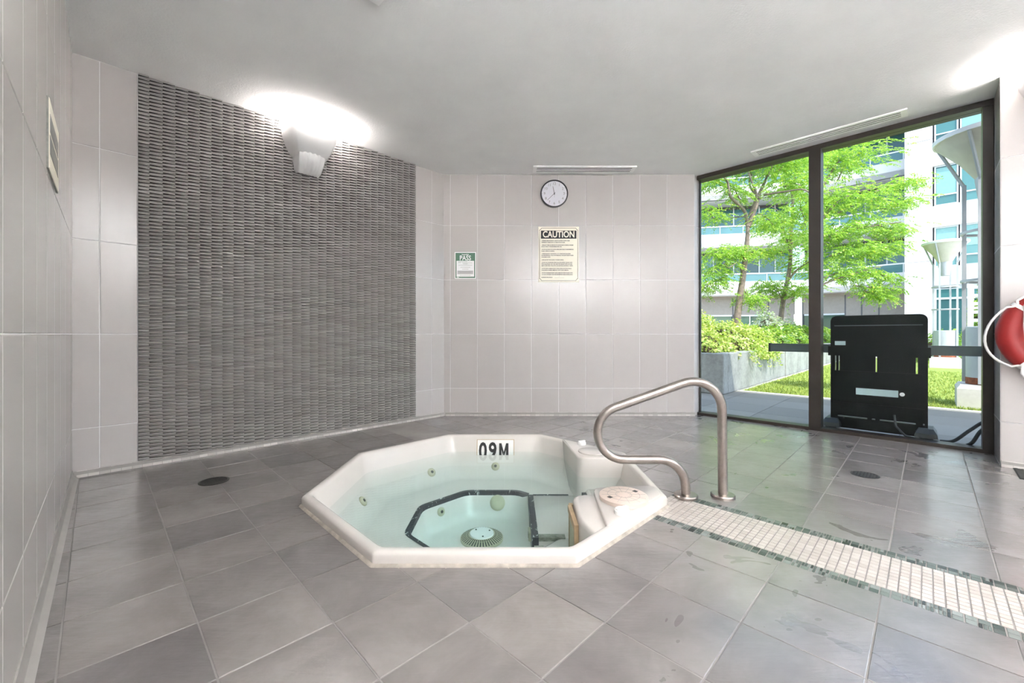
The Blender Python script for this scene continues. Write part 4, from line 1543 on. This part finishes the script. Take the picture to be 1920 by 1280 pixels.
def scatter_leaves(P, Nrm, size, rs, flat=0.5, asp=0.55):
    """one small bent quad per point"""
    n = len(P)
    a = rs.normal(0, 1, (n, 3))
    nn = Nrm + rs.normal(0, flat, (n, 3))
    nn /= np.linalg.norm(nn, axis=1)[:, None] + 1e-9
    t = np.cross(nn, a)
    t /= np.linalg.norm(t, axis=1)[:, None] + 1e-9
    b = np.cross(nn, t)
    s = size * rs.uniform(0.6, 1.3, (n, 1))
    V = np.empty((n * 4, 3))
    V[0::4] = P - t * s
    V[1::4] = P - b * s * asp + nn * s * 0.15
    V[2::4] = P + t * s
    V[3::4] = P + b * s * asp + nn * s * 0.15
    return V, np.arange(n * 4).reshape(-1, 4)


def mound(name, label, blobs, count, size, mat, seed, category='shrub', group=None):
    """leafy mound: dark twiggy core with leaves on overlapping ellipsoids; blobs (E, N, z, rE, rN, rz)"""
    rs = np.random.RandomState(seed)
    c0 = blobs[0]
    t = thing(name, W(c0[0], c0[1], 0.5), label, category, group)
    P, Nn = [], []
    vol = np.array([b[3] * b[4] for b in blobs])
    vol = vol / vol.sum()
    core = MB()
    for b, f in zip(blobs, vol):
        k = int(count * f)
        d = rs.normal(0, 1, (k, 3))
        d[:, 2] = np.abs(d[:, 2]) * 0.9 + 0.02 * d[:, 2]
        d /= np.linalg.norm(d, axis=1)[:, None]
        bump_ = 1 + 0.13 * np.sin(d[:, 0] * 9 + seed) * np.cos(d[:, 1] * 8 + d[:, 2] * 5) + rs.uniform(-0.14, 0.08, k)
        q = d * np.array([b[3], b[4], b[5]]) * bump_[:, None]
        e, n_, z = b[0] + q[:, 0], b[1] + q[:, 1], b[2] + q[:, 2]
        P.append(np.stack([(n_ + e) / R2, (n_ - e) / R2, z], 1))
        dn = np.stack([(d[:, 1] + d[:, 0]) / R2, (d[:, 1] - d[:, 0]) / R2, d[:, 2] + 0.4], 1)
        Nn.append(dn)
        rings = []
        for zz in (0.0, 0.3, 0.6, 0.82, 0.95):
            r = math.sqrt(1 - zz * zz) * 0.84
            rings.append([tuple(W(b[0] + b[3] * r * math.cos(a), b[1] + b[4] * r * math.sin(a), b[2] + b[5] * zz * 0.84)) for a in [2 * PI * i / 14 for i in range(14)]])
        core.loft(rings, cap=True)
    V, F = scatter_leaves(np.concatenate(P), np.concatenate(Nn), size, rs, 0.55)
    me = mesh_np('foliage', V, F)
    me.materials.append(M[mat])
    link('foliage', me, t, kind='stuff')
    core.build('twig_core', 'soil', t, smooth=60)
    return t


mound('flowering_shrub', 'large yellow-green shrub spilling over the end of the concrete planter',
      [(-2.95, 7.35, 0.50, 0.70, 0.62, 0.52), (-3.75, 7.5, 0.50, 0.85, 0.75, 0.92), (-2.85, 8.5, 0.50, 0.72, 0.85, 0.62), (-3.7, 8.7, 0.55, 0.85, 0.9, 0.82),
       (-2.9, 9.8, 0.50, 0.72, 0.85, 0.55), (-2.35, 8.9, 0.45, 0.30, 0.5, 0.35)], 30000, 0.030, 'leaf_bush', 5)
mound('clipped_hedge', 'darker green hedge further along the concrete planter',
      [(-2.9, 11.6, 0.5, 0.65, 1.1, 0.55), (-2.9, 13.4, 0.5, 0.65, 1.1, 0.6), (-2.9, 15.3, 0.5, 0.6, 1.1, 0.62), (-2.9, 17.3, 0.5, 0.6, 1.2, 0.62), (-2.9, 19.3, 0.5, 0.6, 1.2, 0.6)], 16000, 0.045, 'leaf_dark', 6)
mound('silver_shrub', 'pale silver-leaved shrub standing behind the hedge', [(-3.6, 15.0, 0.55, 0.5, 0.7, 1.0), (-3.4, 16.6, 0.55, 0.45, 0.6, 0.85)], 2600, 0.05, 'leaf_pale', 8)
# trailing sprays hanging over the planter edge
rs_ = np.random.RandomState(12)
P, Nn = [], []
for k in range(26):
    n_ = rs_.uniform(7.6, 9.6)
    ln = rs_.uniform(0.08, 0.38)
    for q in range(22):
        t = rs_.uniform(0, 1)
        e = PE + 0.03 + 0.05 * t + rs_.normal(0, 0.02)
        P.append(W(e, n_ + 0.1 * t + rs_.normal(0, 0.03), 0.64 - ln * t))
        Nn.append(ED * 0.7 + UP * 0.6)
V, F = scatter_leaves(np.array([tuple(p) for p in P]), np.array([tuple(p) for p in Nn]), 0.022, rs_)
me = mesh_np('trailing_foliage', V, F)
me.materials.append(M['leaf_bush'])
link('trailing_foliage', me, None, kind='stuff', label='thin leafy sprays trailing down the planter wall', category='foliage')


# ------------------------------------------------------------------ trees
def at(u, v, Y):
    return Vector(((u - 960) * Y / F_PX, Y, CAM_H - (v - 626) * Y / F_PX))


def tree(name, label, trunk, r0, limbs, boughs, leaves, size, seed, mat='leaf_tree'):
    """trunk and limbs as tapering tubes; boughs (points, spread) carry sprays of small leaves"""
    rs = np.random.RandomState(seed)
    t = thing(name, (trunk[0].x, trunk[0].y, 0.5), label, 'tree', 'garden trees')
    n = len(trunk)
    tp = curve_pts(trunk, 5)
    MB().tube(tp, [r0 * (1 - 0.6 * i / (len(tp) - 1)) for i in range(len(tp))], 10).build('trunk', 'bark', t, smooth=60)
    for pts, r in limbs:
        lp = curve_pts(pts, 5)
        MB().tube(lp, [r * (1 - 0.75 * i / (len(lp) - 1)) for i in range(len(lp))], 7).build('limb', 'bark', t, smooth=60)
    P, Nn = [], []
    tw = MB()
    tot = sum(s for _, s in boughs)
    for pts, spread in boughs:
        lp = curve_pts(pts, 6)
        tw.tube(lp, [0.02 * (1 - 0.8 * i / (len(lp) - 1)) + 0.003 for i in range(len(lp))], 5)
        nspray = int(leaves * spread / tot / 22)
        for k in range(nspray):
            f = rs.uniform(0.15, 1.0)
            p = lp[min(len(lp) - 1, int(f * (len(lp) - 1)))]
            g = rs.normal(0, 1, 3) * np.array([1, 1, 0.42]) * spread * 0.5
            c = np.array(tuple(p)) + g
            d = g + rs.normal(0, 0.25, 3)
            d[2] = -abs(d[2]) * 0.5 - 0.06
            d /= np.linalg.norm(d) + 1e-9
            side = np.cross(d, [0, 0, 1])
            side /= np.linalg.norm(side) + 1e-9
            ln = rs.uniform(0.16, 0.32)
            for q in range(11):
                s = q / 10
                for sg_ in (-1, 1):
                    P.append(c + d * ln * s + side * sg_ * size * 0.9 + np.array([0, 0, -0.05 * s * s]))
                    Nn.append((rs.normal(0, 0.35), rs.normal(0, 0.35), 1.0))
    tw.build('twig', 'bark', t, smooth=60, kind='stuff')
    V, F = scatter_leaves(np.array(P), np.array(Nn), size, rs, 0.45, 0.42)
    me = mesh_np('crown', V, F)
    me.materials.append(M[mat])
    link('crown', me, t, kind='stuff')
    return t


def dpt(p, dy):
    """shift along depth, keeping height"""
    return Vector((p.x, p.y + dy, p.z))


Y1 = 11.0
a = lambda u, v, dy=0.0: dpt(at(u, v, Y1), dy)
tree('honey_locust', 'forked young locust tree rising from the shrub behind the planter end',
     [a(1381, 640), a(1383, 590), a(1393, 520), a(1400, 460), a(1403, 415)], 0.105,
     [([a(1402, 425), a(1396, 396), a(1363, 374, -.2), a(1353, 348, -.3), a(1338, 338, -.4), a(1330, 320, -.5)], 0.05),
      ([a(1403, 425), a(1418, 385), a(1433, 356, .2), a(1446, 335, .3), a(1462, 312, .5), a(1476, 285, .6)], 0.06),
      ([a(1405, 405), a(1410, 372, -.2), a(1401, 345, -.2), a(1394, 318, -.2), a(1398, 280, -.2)], 0.04),
      ([a(1432, 365), a(1460, 366, -.3), a(1484, 368, -.5), a(1500, 390, -.6), a(1508, 415, -.7)], 0.03),
      ([a(1391, 510), a(1376, 494, -.2), a(1352, 506, -.4), a(1335, 500, -.6)], 0.025),
      ([a(1425, 372), a(1418, 340, .3), a(1425, 300, .4), a(1432, 260, .5)], 0.035),
      ([a(1399, 405), a(1375, 405, .2), a(1345, 413, .2)], 0.02)],
     [([a(1353, 348), a(1335, 335), a(1318, 345)], .45), ([a(1376, 494), a(1345, 500), a(1318, 520)], .42), ([a(1380, 480), a(1350, 470), a(1322, 480)], .42),
      ([a(1360, 520), a(1335, 530), a(1315, 545)], .4), ([a(1410, 330), a(1395, 300), a(1370, 290)], .55), ([a(1440, 330), a(1450, 300), a(1440, 270)], .7),
      ([a(1460, 320), a(1480, 300), a(1500, 290)], .7), ([a(1470, 350), a(1490, 345), a(1510, 350)], .7), ([a(1430, 290), a(1420, 260), a(1400, 245)], .7),
      ([a(1500, 390), a(1505, 400), a(1512, 430)], .5), ([a(1420, 400), a(1440, 410), a(1455, 430)], .42), ([a(1345, 413), a(1335, 405), a(1322, 385)], .3),
      ([a(1395, 545), a(1410, 560), a(1425, 565)], .3), ([a(1390, 380), a(1380, 360), a(1375, 345)], .35), ([a(1400, 480), a(1385, 470), a(1370, 465)], .35)],
     48000, 0.029, 21)
Y2 = 15.0
a = lambda u, v, dy=0.0: dpt(at(u, v, Y2), dy)
tree('honey_locust', 'slim locust tree standing behind the green hedge',
     [a(1462, 660), a(1464, 600), a(1470, 555), a(1481, 500), a(1483, 440), a(1486, 390), a(1490, 330)], 0.095,
     [([a(1482, 470), a(1470, 430), a(1448, 405, -.4), a(1425, 395, -.6)], 0.035), ([a(1475, 530), a(1495, 505), a(1510, 490, -.4), a(1528, 480, -.6)], 0.04),
      ([a(1484, 420), a(1500, 395), a(1515, 370, .4), a(1530, 350, .5)], 0.035), ([a(1468, 570), a(1450, 550, -.3), a(1435, 545, -.4)], 0.02)],
     [([a(1470, 430), a(1450, 420), a(1432, 425)], .75), ([a(1495, 505), a(1515, 495), a(1535, 490)], .8), ([a(1500, 395), a(1515, 380), a(1535, 370)], .8),
      ([a(1486, 380), a(1480, 340), a(1470, 310)], .8), ([a(1470, 480), a(1450, 470), a(1430, 475)], .7), ([a(1480, 450), a(1500, 445), a(1520, 440)], .7),
      ([a(1465, 545), a(1445, 535), a(1425, 540)], .6), ([a(1475, 560), a(1495, 545), a(1510, 540)], .6), ([a(1490, 330), a(1500, 300), a(1520, 285)], .8)],
     34000, 0.036, 22)
Y3 = 12.2
a = lambda u, v, dy=0.0: dpt(at(u, v, Y3), dy)
tree('honey_locust', 'broad locust tree with drooping boughs in front of the balconies',
     [a(1527, 660), a(1528, 600), a(1527, 540), a(1531, 470), a(1530, 400), a(1535, 320)], 0.11,
     [([a(1528, 545), a(1550, 530), a(1585, 515, -.4), a(1620, 505, -.6)], 0.035), ([a(1530, 470), a(1565, 440), a(1610, 430, -.3), a(1660, 425, -.5)], 0.045),
      ([a(1530, 420), a(1570, 380), a(1620, 355, .3), a(1680, 340, .5)], 0.045), ([a(1532, 370), a(1560, 320), a(1590, 290, .2), a(1620, 275, .3)], 0.04)],
     [([a(1570, 340), a(1590, 300), a(1615, 285)], .8), ([a(1550, 320), a(1560, 290), a(1575, 280)], .8), ([a(1570, 400), a(1610, 380), a(1650, 370)], .75),
      ([a(1640, 360), a(1690, 340), a(1725, 340)], .40), ([a(1650, 395), a(1690, 380), a(1722, 374)], .34), ([a(1560, 440), a(1600, 425), a(1640, 420)], .75),
      ([a(1640, 420), a(1665, 428), a(1690, 435)], .42), ([a(1555, 480), a(1590, 470), a(1625, 470)], .75), ([a(1620, 470), a(1650, 468), a(1683, 455)], .45),
      ([a(1545, 520), a(1580, 510), a(1610, 515)], .6), ([a(1610, 510), a(1650, 515), a(1690, 525)], .36), ([a(1600, 535), a(1640, 540), a(1685, 545)], .3),
      ([a(1620, 545), a(1645, 555), a(1665, 558)], .25), ([a(1545, 400), a(1555, 380), a(1560, 360)], .7), ([a(1540, 450), a(1550, 440), a(1560, 440)], .6)],
     56000, 0.033, 23)
# small leafy tops showing over the black appliance
mound('low_shrub', 'low green shrub beyond the lawn by the garden lamp', [(0.35, 18.6, 0.0, 0.7, 0.7, 0.95)], 2500, 0.05, 'leaf_dark', 31)
for k, (e, n_, h) in enumerate(((1.75, 24.2, 3.6), (2.75, 24.6, 2.9), (1.35, 22.6, 2.2))):
    mound('conifer', ['tall green conifer behind the white trellis', 'middle-sized green conifer behind the white trellis', 'low green conifer in front of the taller conifers'][k],
          [(e, n_, 0.0, 0.55, 0.55, h * 0.6), (e, n_, h * 0.35, 0.42, 0.42, h * 0.65)], 3600, 0.06, 'leaf_dark', 40 + k, 'conifer', 'conifers by the tower')

# ------------------------------------------------------------------ garden lamps
def garden_lamp(E, N, rad, label, base=0.6, hgt=3.42, seed=0):
    t = thing('garden_lamp', W(E, N), label, 'lamp', 'garden lamps')
    c = W(E, N)
    fr = frame(c, ED, ND, UP)
    h = base / 2
    MB(fr).loft([[(s * x, q * x, z) for s, q in ((-1, -1), (1, -1), (1, 1), (-1, 1))] for x, z in ((h, 0.0), (h, 0.24), (h - 0.03, 0.285))], cap=True).build('plinth', 'concrete_lt', t)
    dr_ = 0.40 * h * 2 * 0.9
    MB(fr).lathe([(dr_, 0.285), (dr_, 0.99), (dr_ - 0.01, 1.0), (0.0, 1.0)], 24).build('drum', 'lamp_grey', t, smooth=40)
    MB(fr).lathe([(dr_ + 0.002, 0.286), (dr_ + 0.003, 0.36), (dr_ + 0.001, 0.37)], 24, cap=False).build('rust_band', 'rust', t, smooth=40)
    for k in range(4):
        a = PI / 4 + PI / 2 * k + 0.35
        x, y = (dr_ + 0.03) * math.cos(a), (dr_ + 0.03) * math.sin(a)
        x2, y2 = 0.17 * math.cos(a), 0.17 * math.sin(a)
        MB(fr).box((x - 0.02, y - 0.02, 0.30), (x + 0.02, y + 0.02, hgt - 0.62)).build('post', 'lamp_grey', t)
        # rib of the shade frame
        MB(fr).tube([(x, y, hgt - 0.64), (rad * 0.98 * math.cos(a), rad * 0.98 * math.sin(a), hgt - 0.10)], 0.02, 6).build('rib', 'lamp_grey', t)
    for z in (1.55, 2.15):
        MB(fr).lathe([(dr_ + 0.02, z), (dr_ + 0.05, z), (dr_ + 0.05, z + 0.03), (dr_ + 0.02, z + 0.03)], 20, cap=False).build('ring', 'lamp_grey', t, smooth=40)
    MB(fr).lathe([(0.10, hgt - 0.95), (0.14, hgt - 0.62), (0.14, hgt - 0.50)], 12).build('lamp_housing', 'lamp_grey', t, smooth=40)
    MB(fr).lathe([(0.13, hgt - 0.60), (rad * 0.55, hgt - 0.36), (rad, hgt - 0.09), (rad, hgt - 0.06), (rad * 0.55, hgt - 0.33), (0.12, hgt - 0.57)], 28, cap=False).build('shade', 'lamp_fabric', t, smooth=50)
    MB(fr).lathe([(rad + 0.01, hgt - 0.10), (rad + 0.015, hgt - 0.05), (rad * 0.6, hgt + 0.0), (0.0, hgt + 0.02)], 28).build('canopy', 'alu_rail', t, smooth=50)
    MB(fr).lathe([(0.10, hgt - 0.5), (0.10, hgt - 0.28), (0.0, hgt - 0.27)], 12).build('reflector', 'lamp_fabric', t, smooth=50)
    return t


garden_lamp(0.55, 7.75, 0.50, 'tall grey garden lamp with cone shade close outside the window', 0.60)
garden_lamp(0.325, 16.16, 0.45, 'slender grey garden lamp with cone shade beyond the lawn', 0.60)

# ------------------------------------------------------------------ apartment building
bl = thing('apartment_building', W(-3.0, 30.0), 'white apartment block with glass balconies across the courtyard', 'building')
TN, RN = 29.3, 30.5
TE0, TE1 = -0.85, 12.0
P1 = W(-5.5, RN)
D0 = (Vector((8.0, 27.4, 0)) - P1).normalized()
L0 = 16.0
fr_t = rot
fr_r = rot
# second wing, turned towards the room
nrm0 = Vector((D0.y, -D0.x, 0))
if nrm0.y > 0:
    nrm0 = -nrm0
fr_w = frame(P1, -D0, -nrm0, UP)         # x from P1 away from the tower is negative
SOF = [3.35 + 3.02 * k for k in range(5)]
# tower
MB(fr_t).box((TE0, TN, 0.0), (0.16, TN + 6, 13.6)).build('tower_wall', 'bldg_white', bl)
for k in range(6):
    z = 2.1 + 3.02 * k - 0.6
    MB(fr_t).box((TE0, TN - 0.004, z), (0.16, TN, z + 0.025)).build('wall_joint', 'bldg_joint', bl)
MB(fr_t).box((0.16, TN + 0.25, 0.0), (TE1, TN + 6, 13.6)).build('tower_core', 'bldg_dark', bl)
win_h = [(4.2 + 3.02 * k, 6.18 + 3.02 * k) for k in range(4)]
zprev = 3.30
for k, (z0, z1) in enumerate(win_h):
    MB(fr_t).box((0.16, TN, zprev), (TE1, TN + 0.3, z0)).build('spandrel', 'bldg_white', bl)
    zprev = z1
    e = 0.22
    c = 0
    while e < 7.0:
        w = (0.82, 1.30)[c % 2]
        f = MB(fr_t)
        f.box((e, TN + 0.10, z0), (e + 0.06, TN + 0.2, z1)).box((e + w - 0.06, TN + 0.10, z0), (e + w, TN + 0.2, z1)).box((e + 0.06, TN + 0.10, z1 - 0.07), (e + w - 0.06, TN + 0.2, z1))
        f.box((e + 0.06, TN + 0.10, z0), (e + w - 0.06, TN + 0.2, z0 + 0.07)).box((e + 0.06, TN + 0.10, z0 + 0.48), (e + w - 0.06, TN + 0.2, z0 + 0.55))
        wd = f.build('window', 'alu', bl)
        MB(fr_t).box((e + 0.06, TN + 0.14, z0 + 0.55), (e + w - 0.06, TN + 0.16, z1 - 0.07)).build('pane', 'pane_teal', wd)
        MB(fr_t).box((e + 0.06, TN + 0.14, z0 + 0.07), (e + w - 0.06, TN + 0.16, z0 + 0.48)).build('pane', 'pane_teal', wd)
        if (k + c) % 3 != 2:
            hgt = 0.6 + 0.35 * ((k * 2 + c) % 3)
            lo = z0 + 0.56 if k == 1 else z1 - 0.08 - hgt
            MB(fr_t).box((e + 0.07, TN + 0.125, lo), (e + w - 0.07, TN + 0.138, min(lo + hgt, z1 - 0.08))).build('blind', 'blind', wd)
        e += w + 0.05
        c += 1
MB(fr_t).box((0.16, TN, zprev), (TE1, TN + 0.3, 13.6)).build('spandrel', 'bldg_white', bl)
# ground floor entrance glazing of the tower
for k in range(6):
    e = 0.22 + k * 1.25
    f = MB(fr_t)
    f.box((e, TN + 0.10, 0.0), (e + 0.08, TN + 0.2, 3.3)).box((e + 0.08, TN + 0.10, 2.6), (e + 1.2, TN + 0.2, 2.7)).box((e + 0.08, TN + 0.1, 3.1), (e + 1.2, TN + 0.2, 3.3))
    wd = f.build('window', 'alu', bl)
    MB(fr_t).box((e + 0.08, TN + 0.14, 0.0), (e + 1.2, TN + 0.16, 2.6)).build('pane', 'pane_teal', wd)
    MB(fr_t).box((e + 0.08, TN + 0.14, 2.7), (e + 1.2, TN + 0.16, 3.1)).build('pane', 'pane_teal', wd)


def balcony_wing(fr, x0, x1, y0, deep=1.7):
    """stacked balconies: slab band, glass balustrade, handrail, glazed back wall in bays"""
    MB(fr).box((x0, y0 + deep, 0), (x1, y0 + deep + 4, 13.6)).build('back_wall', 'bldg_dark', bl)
    for k in range(5):
        z = SOF[k]
        MB(fr).box((x0, y0, z), (x1, y0 + deep, z + 0.32)).build('balcony_slab', 'bldg_white', bl)
        bd = MB(fr).box((x0, y0, z + 0.0), (x1, y0 + 0.12, z + 0.86)).build('balcony_band', 'bldg_white', bl)
        MB(fr).box((x0, y0 + 0.05, z + 0.86), (x1, y0 + 0.07, z + 1.30)).build('balustrade_glass', 'rail_glass', bl)
        MB(fr).box((x0, y0 + 0.02, z + 1.30), (x1, y0 + 0.10, z + 1.37)).build('handrail', 'alu_rail', bl)
        x = x0 + 0.6
        while x < x1:
            MB(fr).box((x, y0 + 0.03, z + 0.86), (x + 0.04, y0 + 0.09, z + 1.30)).build('baluster', 'alu_rail', bd)
            x += 1.35
        x = x0 + 0.15
        c = 0
        while x < x1 - 0.6:
            w = min((1.25, 1.55, 0.95)[c % 3], x1 - x)
            wd = MB(fr).box((x, y0 + deep - 0.10, z + 0.35), (x + 0.07, y0 + deep, z + 2.95)).build('window', 'alu', bl)
            MB(fr).box((x + 0.07, y0 + deep - 0.05, z + 0.35), (x + w, y0 + deep - 0.03, z + 2.80)).build('pane', 'pane_teal', wd)
            x += w
            c += 1
    # ground floor: beige panels and wide green glazing
    x = x0
    c = 0
    gy = y0 + 0.9
    MB(fr).box((x0, gy, 2.15), (x1, gy + 0.8, 3.35)).build('fascia', 'bldg_beige', bl)
    MB(fr).box((x0, gy - 0.06, 3.22), (x1, gy, 3.35)).build('soffit_edge', 'bldg_beige', bl)
    while x < x1 - 0.3:
        w = (2.1, 0.75, 0.75, 2.6)[c % 4]
        w = min(w, x1 - x)
        MB(fr).box((x, gy - 0.015, 0.0), (x + 0.06, gy, 3.3)).build('panel_joint', 'bldg_dark', bl)
        if w > 1.5:
            wd = MB(fr).box((x + 0.1, gy + 0.02, 2.05), (x + w, gy + 0.1, 2.15)).box((x + w / 2 - 0.03, gy + 0.02, 0), (x + w / 2 + 0.03, gy + 0.1, 2.05)).build('window', 'alu', bl)
            for a_, b_ in ((x + 0.1, x + w / 2 - 0.03), (x + w / 2 + 0.03, x + w)):
                MB(fr).box((a_, gy + 0.05, 0.0), (b_, gy + 0.07, 2.05)).build('pane', 'pane_green', wd)
        else:
            MB(fr).box((x + 0.06, gy, 0.0), (x + w, gy + 0.3, 2.15)).build('panel', 'bldg_beige', bl)
        x += w
        c += 1
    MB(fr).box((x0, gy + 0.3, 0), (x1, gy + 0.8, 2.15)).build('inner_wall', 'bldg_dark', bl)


balcony_wing(fr_r, -5.6, TE0, RN)
balcony_wing(fr_w, -L0, 0.05, 0.0)
# white trellis frame in front of the tower entrance
tr = thing('white_trellis', W(1.6, 21.0), 'white timber trellis gate in front of the conifers', 'trellis')
f_ = MB(rot)
for e in (0.95, 1.25, 2.3, 3.3):
    MB(rot).box((e, 21.0, 0.0), (e + 0.14, 21.1, 2.75)).build('post', 'alu_rail', tr)
for z in (0.75, 1.75, 2.62):
    MB(rot).box((0.95, 21.02, z), (3.44, 21.08, z + 0.08)).build('crossbar', 'alu_rail', tr)
for z in [0.2 + 0.28 * k for k in range(9)]:
    MB(rot).box((1.09, 21.03, z), (1.25, 21.07, z + 0.10)).build('rung', 'alu_rail', tr)
